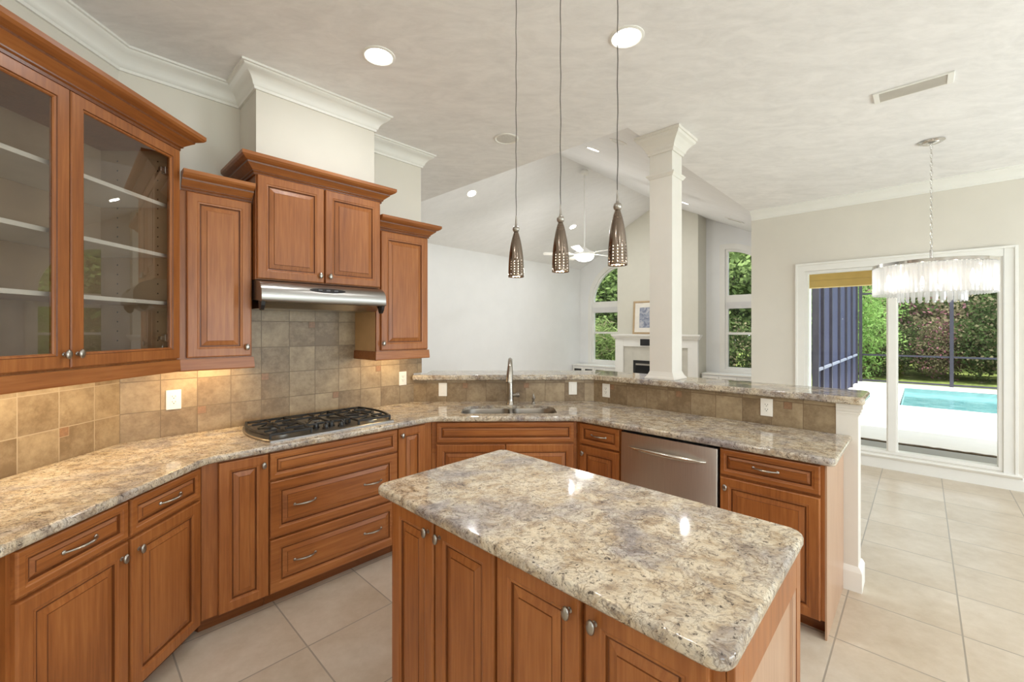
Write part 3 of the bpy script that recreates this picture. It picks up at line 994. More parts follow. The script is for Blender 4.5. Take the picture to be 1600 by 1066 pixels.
for x in (.335, .385, .435):
    p = hood_pt(x, .5)
    b = MB(); b.box(x - .012, x + .012, p[1] - .004, p[1] + .002, p[2] - .004, p[2] + .004); b.build('switch', plain('grey_switch', (90, 90, 92), .4), cp)
tag(r, 'stainless steel under-cabinet range hood with a rounded front and black oval controls', 'range hood')

# ================================================================ COUNTERTOPS
ZB, ZT_ = .878, .918
EDGE = [(.013, ZB), (.005, ZB + .004), (0, ZB + .012), (0, ZT_ - .012), (.0035, ZT_ - .0045), (.010, ZT_)]
def slab_top(name, poly, holes=(), zb=ZB, zt=ZT_):
    b = MB()
    prof = [(i, zb + (z - ZB) / (ZT_ - ZB) * (zt - zb)) for i, z in EDGE]
    loops = []
    for i, z in prof: loops.append([(p[0], p[1], z) for p in offset_path(poly, -i, True)])
    b.rings(loops, False, False)
    b.fill(offset_path(poly, -prof[-1][0], True), list(holes), lambda x, y: (x, y, zt))
    b.fill(offset_path(poly, -prof[0][0], True), list(holes), lambda x, y: (x, y, zb), flip=True)
    for h_ in holes:
        b.rings([[(p[0], p[1], zb) for p in h_], [(p[0], p[1], zt - .004) for p in h_], [(p[0], p[1], zt) for p in h_]], False, False)
    o = b.build(name, GRAN, smooth=True)
    md = o.modifiers.new('flat top normals', 'WEIGHTED_NORMAL'); md.mode = 'FACE_AREA'; md.weight = 100; md.keep_sharp = True
    return o
FRT = offset_path([(C1[0], 1.30), C1, C2, C3, xy(3.245, -.300)], .668)
A0 = (FRT[0][0], 1.285)
outline = [(-2.128, .63), A0] 
# counter-clockwise: along the front, then back along the walls
poly = [(-2.128, .615), (A0[0], A0[1]), FRT[1], FRT[2], FRT[3], FRT[4], xy(3.240, -.300), xy(3.240, -.376), (C3[0] - .0025, C3[1] - .002), (C2[0] + .001, C2[1] - .002), (C1[0] + .002, C1[1] - .001)]
poly = round_poly(poly, [0, .03, .10, .10, .10, .03, 0, 0, 0, 0, 0], 6)
SX0, SX1, SY0, SY1 = -.315, .415, 3.215, 3.545
hole = round_poly([(SX0, SY0), (SX1, SY0), (SX1, SY1), (SX0, SY1)], [.05, .05, .13, .13], 7)
ck = [fr_pt(.60, .075), fr_pt(.60, .60), fr_pt(1.33, .60), fr_pt(1.33, .075)]
o = slab_top('countertop', poly, [hole])
tag(o, 'long granite countertop around cooktop and sink, from the left wall to the peninsula end', 'countertop')
# bar top
bf = offset_path([(C2[0] - .03, C2[1]), C3, xy(3.245, -.238)], .042)
bbk = offset_path([(C2[0] - .03, C2[1]), C3, xy(3.245, -.238)], -.375)
poly = [(-.795, bf[0][1]), bf[1], bf[2], bbk[2], bbk[1], (-.695, bbk[0][1]), (-.695, 3.875), (-.822 + .045, 3.78 - .003)]
poly = round_poly(poly, [.012, .06, .03, .05, .1, 0, 0, 0], 5)
o = slab_top('bar_countertop', poly, zb=1.1055, zt=1.152)
tag(o, 'raised narrow granite bar top on the half wall behind the sink', 'countertop')
# island top
poly = round_poly([xy(.872, -1.612), xy(.872, -.262), xy(1.612, -.262), xy(1.612, -1.612)], .045, 7)
o = slab_top('island_countertop', poly)
tag(o, 'rectangular granite top with rounded corners lying on the kitchen island', 'countertop')

# ================================================================ ISLAND
r = empty('kitchen_island', (*xy(.93, -1.57), 0), -PI / 4)     # local x runs along v, local y along u
IL = 1.57 - .288
b = MB(); b.box(0, IL, 0, .640, .092, .876); b.build('body', WV, r)
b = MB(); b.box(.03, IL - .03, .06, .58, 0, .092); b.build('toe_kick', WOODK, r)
for (v0, v1, kx) in ((-1.532, -1.262, -1.290), (-1.250, -.950, -1.222), (-.936, -.632, -.662), (-.616, -.314, -.586)):
    door(r, v0 + 1.57, v1 + 1.57, ZD0, .862, 0, (kx + 1.57, .820))
# end panel towards the dining side
b = MB()
y0, y1, z0, z1 = 0.0, .640, .0, .876
XE = IL
for (ya, yb, za, zb_) in ((0, .055, 0, .876), (.585, .640, 0, .876), (.055, .585, .775, .876), (.055, .585, 0, .13)):
    b.box(XE + .0005, XE + .018, ya, yb, za, zb_)
pe = b.build('end_frame', WV, r, bevel=.003)
prof = [(0, .016), (.006, .014), (.012, .010), (.016, .010), (.020, .004), (.030, .0035)]
b = MB()
loops = [[(XE + d, .055 + i, .13 + i), (XE + d, .585 - i, .13 + i), (XE + d, .585 - i, .775 - i), (XE + d, .055 + i, .775 - i)] for i, d in prof]
b.rings(loops, False, True, [0, 0, 1, 0, 0, 0])
b.build('end_panel', [ep.data.materials[0], GLAZE], r)  # reuses the end panel colour with window light painted in
tag(r, 'maple kitchen island base with four knobbed doors standing in the middle of the floor', 'island')

# ================================================================ COOKTOP
r = FR.root('cooktop', .965, ZT_, .345)
b = MB()
# outline with bowed ends
def ct_outline(g=0.0):
    pts = []
    W, D = .385 - g, .262 - g
    n = 8
    for k in range(n + 1):      # right side, front to back
        t = -1 + 2 * k / n
        pts.append((W + .045 * (1 - t * t) + (.0 if t < 0 else -.0), t * D))
    for k in range(n + 1):
        t = 1 - 2 * k / n
        pts.append((-W - .045 * (1 - t * t), t * D))
    return pts
loops = [[(p[0], p[1], z) for p in ct_outline(g)] for g, z in ((0, .0005), (0, .010), (.004, .013), (.020, .013), (.026, .008), (.030, .007))]
b.rings(loops, True, True)
tray = b.build('tray', STEEL, r, smooth=True)
b = MB(); b.rings([[(p[0], p[1], z) for p in ct_outline(.034)] for z in (.0072, .0085)]); b.build('glass_pan', plain('dark_pan', (172, 170, 166), .28, 1.0), r)
burn = [(-.285, -.12, .040), (-.265, .12, .034), (0.0, .10, .048), (.265, .12, .034), (.285, -.12, .040)]
for x, y, q in burn:
    b = MB(); b.lathe([(q + .012, .0086), (q + .012, .013), (q, .018), (q, .024)], (x, y, 0), 20)
    bo = b.build('burner', STEEL, r, smooth=True)
    b = MB(); b.lathe([(q * .85, .0242), (q * .85, .029), (q * .7, .031), (.004, .0315)], (x, y, 0), 20)
    b.build('burner_cap', IRON, bo, smooth=True)
zg = .036
def grate(x0, x1, centres, bow=0):
    b = MB()
    yA, yB = -.225, .232
    w_ = .009
    bars = []
    if bow:
        n = 7
        pts = []
        for k in range(n + 1):
            t = -1 + 2 * k / n
            xx = (x1 if bow > 0 else x0) + bow * .040 * (1 - t * t)
            pts.append((xx, yA + (yB - yA) * k / n, zg))
        for a_, c_ in zip(pts, pts[1:]): b.bar(a_, c_, w_ * 1.5, .014)
        xs = x0 if bow > 0 else x1
        b.bar((xs, yA, zg), (xs, yB, zg), w_, .012)
    else:
        b.bar((x0, yA + .11, zg), (x0, yB, zg), w_, .012); b.bar((x1, yA + .11, zg), (x1, yB, zg), w_, .012)
    ya = yA if bow else yA + .11
    b.bar((x0, ya, zg), (x1, ya, zg), w_, .012); b.bar((x0, yB, zg), (x1, yB, zg), w_ * 1.3, .014)
    if bow: b.bar((x0, 0, zg), (x1 , 0, zg), w_, .012)
    for (cx, cy) in centres:
        ylo, yhi = (ya, 0) if (bow and cy < 0) else ((0, yB) if bow else (ya, yB))
        for (sx, sy) in ((x0, cy), (x1, cy), (cx, ylo), (cx, yhi)):
            d = Vector((cx - sx, cy - sy)); Ld = d.length; d.normalize()
            e = (sx + d.x * (Ld - .022), sy + d.y * (Ld - .022))
            b.bar((sx, sy, zg + .002), (e[0], e[1], zg + .004), .009, .012)
        for (sx, sy) in ((x0, ylo), (x1, ylo), (x0, yhi), (x1, yhi)):
            e = (cx + (sx - cx) * .42, cy + (sy - cy) * .42)
            b.bar((sx, sy, zg + .002), (e[0], e[1], zg + .004), .008, .011)
    for (px, py) in ((x0, ya), (x1, ya), (x0, yB), (x1, yB)): b.bar((px, py, .009), (px, py, zg + .008), .012, .012)
    return b.build('grate', IRON, r, bevel=.002)
grate(-.375, -.150, [(-.285, -.12), (-.265, .12)], -1)
grate(-.140, .140, [(0, .10)], 0)
grate(.150, .375, [(.265, .12), (.285, -.12)], 1)
for (kx, ky) in ((-.075, -.105), (-.035, -.160), (.018, -.115), (.062, -.165), (.100, -.110)):
    b = MB(); b.lathe([(.022, .0086), (.022, .014), (.017, .016), (.016, .036), (.013, .039), (.002, .040)], (kx, ky, 0), 16)
    b.box(kx - .003, kx + .003, ky - .015, ky + .015, .038, .044)
    b.build('control_knob', BLACK, r, smooth=True)
tag(r, 'five-burner gas cooktop with black cast iron grates and a steel rim', 'cooktop')

# ================================================================ SINK, TAP, DISPENSER
r = empty('sink', (0.05, 3.38, .70))
def S(p): return (p[0] - .05, p[1] - 3.38)
SD = .068
bl = round_poly([(SX0 + .003, SY0 + .003), (SD - .010, SY0 + .003), (SD - .010, SY1 - .003), (SX0 + .003, SY1 - .003)], [.048, .05, .07, .127], 7)
br = round_poly([(SD + .012, SY0 + .003), (SX1 - .003, SY0 + .003), (SX1 - .003, SY1 - .003), (SD + .012, SY1 - .003)], [.05, .048, .127, .07], 7)
BOWL = steel('sink_steel', (150, 144, 136), .38, 'x')
for q, dpt in ((bl, .19), (br, .17)):
    b = MB()
    ls = []
    for i, z in ((0, .896), (.003, .888), (.008, .80), (.016, .876 - dpt + .03), (.035, .876 - dpt + .008), (.06, .876 - dpt)):
        ls.append([(*S(p), z - .70) for p in offset_path(q, -i, True)])
    b.rings(ls, False, True)
    bo = b.build('bowl', BOWL, r, smooth=True)
    cx = sum(p[0] for p in q) / len(q); cy = sum(p[1] for p in q) / len(q)
    b = MB(); b.lathe([(.042, 0), (.042, .003), (.03, .004), (.004, .001)], (*S((cx, cy)), .876 - dpt + .0005 - .70), 20)
    b.build('drain', NICKEL, bo, smooth=True)
b = MB()
fo = offset_path(hole, -.001, True)
b.fill(fo, [bl, br], lambda x, y: (*S((x, y)), .8962 - .70))
b.build('rim', BOWL, r)
tag(r, 'undermount double bowl stainless sink set into the granite before the half wall', 'sink')

r = empty('kitchen_faucet', (.066, 3.615, ZT_))
b = MB()
b.lathe([(.033, .0005), (.033, .006), (.028, .012), (.027, .05), (.025, .12), (.023, .20), (.020, .25)], (0, 0, 0), 24)
b.build('body', NICKEL, r, smooth=True)
b = MB()
path = [(0, 0, .248), (0, -.002, .285), (0, -.010, .325), (-.001, -.030, .362), (-.002, -.058, .382), (-.003, -.090, .382), (-.004, -.118, .362), (-.005, -.134, .328)]
b.tube(path, [.0195, .019, .0185, .018, .0175, .0175, .018, .0205], 16)
b.build('neck', NICKEL, r, smooth=True)
b = MB()
b.tube([(-.005, -.134, .330), (-.006, -.142, .300), (-.009, -.152, .250), (-.012, -.160, .205)], [.021, .024, .029, .031], 18)
b.lathe([(.022, 0), (.022, -.004)], (-.012, -.1605, .206), 16)
b.build('spray_head', NICKEL, r, smooth=True)
b = MB()
b.tube([(.018, 0, .075), (.050, 0, .078)], [.013, .016], 14)
b.tube([(.050, 0, .078), (.062, -.002, .080), (.078, -.004, .082)], [.021, .022, .020], 16)
b.tube([(.070, -.004, .085), (.082, -.010, .118)], [.006, .0045], 8)
b.build('lever_handle', NICKEL, r, smooth=True)
tag(r, 'tall brushed nickel pull-down kitchen tap standing behind the sink', 'tap')

r = empty('soap_dispenser', (.262, 3.628, ZT_))
b = MB()
b.lathe([(.021, .0005), (.021, .006), (.012, .014), (.010, .035), (.015, .042), (.017, .055), (.011, .066), (.006, .075), (.007, .083), (.002, .088)], (0, 0, 0), 18)
b.build('body', PEWTER, r, smooth=True)
b = MB(); b.tube([(0, -.008, .056), (0, -.030, .060), (0, -.046, .052)], [.0055, .005, .0045], 10)
b.build('spout', PEWTER, r, smooth=True)
tag(r, 'small dark pewter soap dispenser right of the kitchen tap', 'soap dispenser')

# ================================================================ SOCKETS AND SWITCHES
def outlet(frame, x, z, kind, label, w=.072, h=.116, d=.0005):
    r = frame.root('wall_socket' if kind != 'switch' else 'light_switch', x, z, d)
    b = MB(); b.box(-w / 2, w / 2, -.006, 0, -h / 2, h / 2); b.build('cover_plate', PLATE, r, bevel=.002)
    if kind == 'switch':
        b = MB(); b.box(-.017, .017, -.009, -.0062, -.033, .033); b.build('rocker', PLATE, r, bevel=.0015)
    else:
        b = MB(); b.box(-.017, .017, -.0078, -.0062, -.033, .033); rc = b.build('receptacle', PLATE, r, bevel=.001)
        for s in (-1, 1):
            b = MB(); zc = s * .016
            b.box(-.0085, -.0060, -.0084, -.0076, zc, zc + .008); b.box(.0060, .0085, -.0084, -.0076, zc, zc + .008); b.box(-.0025, .0025, -.0084, -.0076, zc - .009, zc - .004)
            b.build('slots', SLOT, rc)
    return tag(r, label, 'switch' if kind == 'switch' else 'socket')
outlet(FR, .238, 1.132, 'socket', 'white double socket on the tiles under the narrow wall cabinet left of the cooktop')
outlet(FR, 1.797, 1.130, 'socket', 'white double socket on the tiles right of the cooktop')
outlet(FS, .255, 1.022, 'switch', 'white rocker switch on the tiled riser left of the sink')
outlet(FS, 1.402, 1.030, 'switch', 'white rocker switch on the tiled riser right of the sink', .072, .112)
outlet(FP, .126, 1.022, 'socket', 'white socket on the tiled riser just past the corner right of the sink')
outlet(FP, 1.352, 1.030, 'socket', 'white double socket on the tiled riser above the right peninsula cabinet')

# ================================================================ COLUMN
r = empty('column', (*xy(3.395, -1.51), 1.1525), -PI / 4)
hw = .094
ztop = CEIL - 1.1525
b = MB(); b.box(-hw, hw, -hw, hw, 0, ztop - .001); b.build('shaft', COLM, r, bevel=.002)
sq = [(-hw, -hw), (-hw, hw), (hw, hw), (hw, -hw)]
def ringmold(name, prof):
    b = MB()
    # walk clockwise so that out is to the left: use mirrored order for outward mouldings
    path = [(-hw, hw), (-hw, -hw), (hw, -hw), (hw, hw)]
    b.sweep(path, prof, closed=True)
    return b.build(name, COLM, r)
ringmold('capital', [(.0, ztop - .150), (.010, ztop - .150), (.012, ztop - .132), (.022, ztop - .124), (.026, ztop - .108), (.040, ztop - .084), (.060, ztop - .058), (.078, ztop - .044), (.084, ztop - .026), (.092, ztop - .024), (.092, ztop - .001), (0, ztop - .001)])
ringmold('collar', [(0, ztop - .345), (.006, ztop - .343), (.016, ztop - .328), (.022, ztop - .322), (.022, ztop - .312), (.010, ztop - .306), (0, ztop - .304)])
ringmold('base_moulding', [(0, .0005), (.030, .0005), (.028, .010), (.016, .024), (.006, .045), (0, .060)])
tag(r, 'square white column with a moulded capital standing on the raised bar', 'column')

# ================================================================ PENDANTS
def make_pendant(v, label, r0=.0):
    U = 1.30
    zb = 1.768
    x, y = xy(U, v)
    root = empty('pendant_light', (x, y, zb))
    tag(root, label, 'pendant light', 'mini pendants over the island')
    return root
hprof = []
def pendant_parts(root):
    b = MB()
    # slender bell with real square holes
    seg = 64
    rows = [0.0]
    z = .004
    hole_rows = []
    for k in range(6):
        rows.append(z + .004 + k * .0105); rows.append(z + .004 + k * .0105 + .0036); hole_rows.append(len(rows) - 2)
    rows += [.078, .10, .12, .14, .153]
    for k in range(3):
        rows.append(.157 + k * .008); rows.append(.157 + k * .008 + .0028); hole_rows.append(len(rows) - 2)
    rows += [.185, .190]
    def rad(z):
        t = z / .190
        return .0325 * (1 - t ** 2.3) ** .9 + .0075 * t ** 2 + (.0004 if z < .002 else 0)
    ids = []
    for z in rows: ids.append([b.pt((rad(z) * math.cos(2 * PI * k / seg), rad(z) * math.sin(2 * PI * k / seg), z)) for k in range(seg)])
    for i in range(len(rows) - 1):
        for k in range(seg):
            if i in hole_rows and k % 5 == 0 and k < 60: continue
            if i in hole_rows and rows[i] > .12 and k % 10 == 5: pass
            b.face((ids[i][k], ids[i][(k + 1) % seg], ids[i + 1][(k + 1) % seg], ids[i + 1][k]))
    sh = b.build('lamp_shade', SHADE, root, smooth=True)
    md = sh.modifiers.new('wall', 'SOLIDIFY'); md.thickness = .0008; md.offset = -1
    b = MB(); b.lathe([(.006, .186), (.012, .190), (.0145, .197), (.0145, .202), (.012, .209), (.006, .213), (.0045, .222), (.003, .245), (.0022, .256)], (0, 0, 0), 18)
    b.build('finial', PEWTER, root, smooth=True)
    b = MB(); b.lathe([(.004, .150), (.012, .135), (.019, .08), (.021, .035), (.016, .018), (.003, .012)], (0, 0, 0), 16)
    b.build('bulb', LITW, root, smooth=True)
    b = MB()
    H_ = CEIL - root.location.z - .012
    pts = []
    n = 24
    for k in range(n + 1):
        zz = .25 + (H_ - .25) * k / n
        pts.append((.0012 * math.sin(k * 1.7 + root.location.x * 9), .0012 * math.cos(k * 1.3), zz))
    b.tube(pts, .0017, 6); b.build('cord', CORD, root)
    b = MB(); b.lathe([(.06, H_ + .012 - .0005), (.06, H_ - .004), (.02, H_ - .020), (.004, H_ - .024)], (0, 0, 0), 24)
    b.build('canopy', NICKEL, root, smooth=True)
SHADE = plain('pendant_nickel', (128, 114, 102), .16, 1.0, var=.03, scale=40)
CORD = plain('pendant_cord', (70, 64, 58), .5)
for v, lb in ((-1.220, 'perforated nickel pendant lamp, hung farthest left of the three'), (-.989, 'perforated nickel pendant lamp, the middle one of the three'), (-.747, 'perforated nickel pendant lamp, hung nearest the white column')):
    p = make_pendant(v, lb)
    pendant_parts(p)
    d = bpy.data.lights.new('pendant_bulb_light', 'POINT'); d.energy = 3; d.color = (1, .82, .6); d.shadow_soft_size = .01
    o = bpy.data.objects.new('pendant_bulb_light', d); COL.objects.link(o); o.location = (p.location.x, p.location.y, p.location.z + .006)

# ================================================================ CEILING LIGHTS
def slope_rot(v):
    """rotation matrix that lays an object built for a flat ceiling onto the vault"""
    if v > VR or v < VL: return Matrix.Identity(4)
    s = -1 if v < VRIDGE else 1        # sign of the fall along v
    nrm_uv = Vector((0, -s * SLOPE * -1, 1))
    # surface z = ZRIDGE - SLOPE*|v - VRIDGE| ; gradient along v is -SLOPE for v > ridge
    g = -SLOPE * s
    vx = Vector((1 / R2, -1 / R2, 0)); ux = Vector((1 / R2, 1 / R2, 0))
    tv = (vx + Vector((0, 0, g))).normalized()
    n = ux.cross(tv); n = -n if n.z < 0 else n
    M = Matrix((ux, n.cross(ux), n)).transposed().to_4x4()
    return M
def recessed(u, v, lit, label, flat=True, rad_=.075, power=7, name='recessed_light'):
    z = CEIL if flat else zv(v)
    r = empty(name, (*xy(u, v), z))
    if not flat: r.rotation_euler = slope_rot(v).to_euler()
    b = MB(); b.lathe([(rad_ + .016, -.0005), (rad_ + .016, -.004), (rad_ + .004, -.008), (rad_, -.006), (rad_ - .004, -.002)], (0, 0, 0), 32, cap0=False, cap1=False)
    b.build('trim_ring', TRIM, r, smooth=True)
    b = MB(); b.lathe([(rad_ - .003, -.0025), (rad_ * .6, -.0045), (.003, -.005)], (0, 0, 0), 32)
    b.build('lens' if lit else 'grille', LIT if lit else plain('speaker_grille', (214, 212, 206), .6, scale=120, var=.08), r, smooth=True)
    tag(r, label, 'ceiling light' if lit else 'ceiling speaker', None)
    if lit:
        M_ = slope_rot(v) if not flat else Matrix.Identity(4)
        p = Vector((*xy(u, v), z)) + M_ @ Vector((0, 0, -.02))
        l = lamp_area('recessed_lamp', p, .13, power    )
        l.rotation_euler = M_.to_euler()
    return r
recessed(1.239, -2.236, True, 'lit round ceiling light near the white boxed chase above the hood', power=4)
recessed(2.072, -1.137, True, 'lit round ceiling light between the right pendant and the top picture edge')
recessed(2.497, -2.453, False, 'round unlit speaker grille in the flat ceiling left of the pendants', rad_=.085, name='ceiling_speaker')
recessed(4.714, -5.444, True, 'lit round light low on the vault left of the leftmost pendant', False, power=12)
recessed(4.337, -2.815, True, 'lit round light high on the vault beside the ceiling fan rod', False, power=12)
recessed(7.682, -5.510, True, 'lit round light low on the far vault between two pendants', False, power=12)
recessed(7.632, -3.045, True, 'lit round light on the far vault just right of the column', False, power=12)
recessed(3.603, -2.063, False, 'small unlit round speaker on the vault left of the column capital', False, rad_=.07, name='ceiling_speaker')
# bare fill lamps added at the ceiling out of the frame
for (x, y) in ((-1.2, -.5), (-.9, -1.9), (1.2, -1.6), (3.2, -.6)):
    lamp_area('recessed_lamp', (x, y, CEIL - .012), .13, 7)

# ================================================================ VENTS
def vent(u0, u1, v0, v1, flat, label, du=0):
    uc, vc = (u0 + u1) / 2, (v0 + v1) / 2
    z = CEIL if flat else zv(vc)
    r = empty('ceiling_vent', (*xy(uc, vc), z))
    M_ = Matrix.Rotation(-PI / 4, 4, 'Z') if flat else slope_rot(vc) @ Matrix.Rotation(-PI / 2, 4, 'Z') if False else None
    if flat: r.rotation_euler = (0, 0, -PI / 4)       # local x along v, local y along u
    else:
        M_ = slope_rot(vc)
        r.rotation_euler = (M_ @ Matrix.Rotation(-PI / 2, 4, 'Z')).to_euler()
    hx, hy = (v1 - v0) / 2, (u1 - u0) / 2
    b = MB()
    for (a, c, d_, e) in ((-hx, -hx + .030, -hy, hy), (hx - .030, hx, -hy, hy), (-hx + .030, hx - .030, -hy, -hy + .012), (-hx + .030, hx - .030, hy - .012, hy)):
        b.box(a, c, d_, e, -.010, -.0005)
    b.build('frame', TRIM, r, bevel=.002)
    for k in range(3):
        yy = -hy + .016 + k * (2 * hy - .032) / 3
        b = MB(); b.hexa([(-hx + .03, yy, -.002), (hx - .03, yy, -.002), (hx - .03, yy + (2 * hy - .032) / 3, -.010), (-hx + .03, yy + (2 * hy - .032) / 3, -.010)],
                         [(-hx + .03, yy, -.001), (hx - .03, yy, -.001), (hx - .03, yy + (2 * hy - .032) / 3, -.009), (-hx + .03, yy + (2 * hy - .032) / 3, -.009)])
        b.build('louvre', plain('vent_blade', (186, 180, 170), .5), r)
    b = MB(); b.box(-hx + .03, hx - .03, -hy + .012, hy - .012, -.0008, -.0004); b.build('backing', plain('vent_back', (120, 116, 108), .8), r)
    tag(r, label, 'vent')
vent(3.70, 3.86, -.235, .145, True, 'white rectangular louvred air vent in the flat ceiling at upper right')
vent(8.05, 8.20, -2.52, -2.22, False, 'small air vent on the far vault above the dining wall end')

# ================================================================ CEILING FAN
fu, fv = 6.30, -4.27
fx, fy = xy(fu, fv)
r = empty('ceiling_fan', (fx, fy, 2.80))
WF = plain('fan_white', (232, 230, 224), .4)
b = MB(); b.lathe([(.010, 1.545), (.055, 1.54), (.085, 1.50), (.075, 1.47), (.02, 1.455)], (0, 0, 0), 24)
b.build('canopy', WF, r, smooth=True)
b = MB(); b.lathe([(.013, .17), (.013, 1.47)], (0, 0, 0), 12); b.build('down_rod', WF, r, smooth=True)
b = MB(); b.lathe([(.02, .19), (.05, .17), (.10, .13), (.17, .10), (.19, .075), (.18, .055), (.12, .045)], (0, 0, 0), 32)
b.build('motor_housing', WF, r, smooth=True)
b = MB(); b.lathe([(.16, .044), (.165, .025), (.15, -.010), (.11, -.040), (.05, -.055), (.003, -.060)], (0, 0, 0), 32)
b.build('light_dome', DOMEL, r, smooth=True)
for k in range(5):
    a = 2 * PI * k / 5 + .55
    b = MB(Matrix.Rotation(a, 4, 'Z') @ Matrix.Rotation(math.radians(9), 4, 'X'))
    b.box(.15, .26, -.03, .03, .078, .084)
    bl_ = round_poly([(.24, -.055), (.72, -.07), (.72, .07), (.24, .055)], .03, 4)
    b.prism(bl_, .086, .094)
    b.build('blade', WF, r)
tag(r, 'white five-blade ceiling fan with a lit dome hanging on a long rod', 'ceiling fan')
d = bpy.data.lights.new('fan_light', 'POINT'); d.energy = 26; d.shadow_soft_size = .12; d.color = (1, .97, .92)
o = bpy.data.objects.new('fan_light', d); COL.objects.link(o); o.location = (fx, fy, 2.60)

# ================================================================ CHANDELIER
CU, CV = 4.964, .058
cx_, cy_ = xy(CU, CV)
r = empty('chandelier', (cx_, cy_, 1.74))
ZC_ = CEIL - 1.74
CHROME = plain('polished_chrome', (205, 202, 198), .12, 1.0, var=.02)
b = MB(); b.lathe([(.085, ZC_ - .0005), (.085, ZC_ - .006), (.06, ZC_ - .016), (.058, ZC_ - .020), (.03, ZC_ - .028), (.006, ZC_ - .032)], (0, 0, 0), 28)
b.build('canopy', CHROME, r, smooth=True)
b = MB()
zt, zb_ = ZC_ - .030, .47
n = 24
Lk = (zt - zb_) / n * 1.28
for k in range(n):
    zc = zb_ + (zt - zb_) * (k + .5) / n
    ang = (k % 2) * PI / 2 + .4
    w2, h2 = .0085, Lk / 2 - .0015
    pts = []
    for q in range(13):
        a = 2 * PI * q / 12
        px = w2 * math.cos(a); pz = h2 * math.sin(a)
        pts.append((px * math.cos(ang), px * math.sin(ang), zc + pz))
    b.tube(pts, .0016, 5)
b.build('chain', CHROME, r, smooth=True)
b = MB(); b.lathe([(.006, .475), (.010, .465), (.010, .37), (.02, .36), (.02, .350), (.006, .345)], (0, 0, 0), 14); b.build('stem', CHROME, r, smooth=True)
RO = .375
b = MB()
lo = []
for (rr, z) in ((RO, .335), (RO, .358), (RO - .006, .360), (RO - .012, .358), (RO - .012, .335)):
    lo.append([(rr * math.cos(2 * PI * k / 64), rr * math.sin(2 * PI * k / 64), z) for k in range(64)])
lo.append(lo[0])
b.rings(lo, False, False)
for k in range(6):
    a = PI * k / 6
    if k % 2 == 0: b.bar((-(RO - .01) * math.cos(a), -(RO - .01) * math.sin(a), .347), ((RO - .01) * math.cos(a), (RO - .01) * math.sin(a), .347), .010, .008)
b.build('top_rim', CHROME, r, smooth=True)
def crystal_mat():
    t = NT('crystal')
    co = t.coord()
    tr = t.n('ShaderNodeBsdfTransparent'); tr.inputs[0].default_value = (.90, .91, .92, 1)
    gl = t.n('ShaderNodeBsdfGlossy'); gl.inputs['Roughness'].default_value = .06
    df = t.n('ShaderNodeBsdfTranslucent'); df.inputs[0].default_value = (.95, .95, .95, 1)
    fr = t.n('ShaderNodeFresnel'); fr.inputs[0].default_value = 1.6
    m1 = t.n('ShaderNodeMixShader'); m1.inputs[0].default_value = .42
    t.link(tr.outputs[0], m1.inputs[1]); t.link(df.outputs[0], m1.inputs[2])
    m2 = t.n('ShaderNodeMixShader')
    geo = t.n('ShaderNodeNewGeometry')
    t.link(t.math('MULTIPLY', t.math('ADD', fr.outputs[0], .1), t.math('SUBTRACT', 1.0, geo.outputs['Backfacing'])), m2.inputs[0])
    t.link(m1.outputs[0], m2.inputs[1]); t.link(gl.outputs[0], m2.inputs[2])
    t.link(m2.outputs[0], t.out.inputs[0])
    return t.m
CRY = crystal_mat()
def prism_row(rad_, n, z0, z1, name):
    src = None
    for k in range(n):
        a = 2 * PI * k / n
        if src is None:
            b = MB()
            pr = [(-.0135, 0), (0, -.007), (.0135, 0), (0, .009)]
            b.rings([[(x * .35, y * .35, z0 - .008) for x, y in pr], [(x, y, z0) for x, y in pr], [(x, y, z1) for x, y in pr], [(x * .4, y * .4, z1 + .006) for x, y in pr]])
            src = b.build(name, CRY, r); o = src
        else:
            o = src.copy(); COL.objects.link(o)
        o.location = (rad_ * math.cos(a), rad_ * math.sin(a), 0)
        o.rotation_euler = (0, 0, a + PI / 2)
prism_row(RO - .006, 84, .105, .328, 'crystal_prism')
prism_row(.205, 28, .045, .150, 'crystal_drop')
b = MB()
lo = []
for (rr, z) in ((.210, .158), (.210, .170), (.200, .170), (.200, .158)):
    lo.append([(rr * math.cos(2 * PI * k / 40), rr * math.sin(2 * PI * k / 40), z) for k in range(40)])
lo.append(lo[0]); b.rings(lo, False, False)
b.bar((-.20, 0, .164), (.20, 0, .164), .008, .006); b.bar((0, -.20, .164), (0, .20, .164), .008, .006)
b.lathe([(.008, .16), (.008, .345)], (0, 0, 0), 10)
b.build('inner_ring', CHROME, r)
CB = emit('candle_bulb', (255, 247, 234), 16)
for k in range(8):
    a = 2 * PI * k / 8 + .2
    b = MB(); b.lathe([(.006, .16), (.014, .19), (.016, .215), (.010, .25), (.002, .28)], (.27 * math.cos(a), .27 * math.sin(a), 0), 10)
    b.build('bulb', CB, r, smooth=True)
tag(r, 'round crystal prism chandelier hung on a chain before the dining window', 'chandelier')

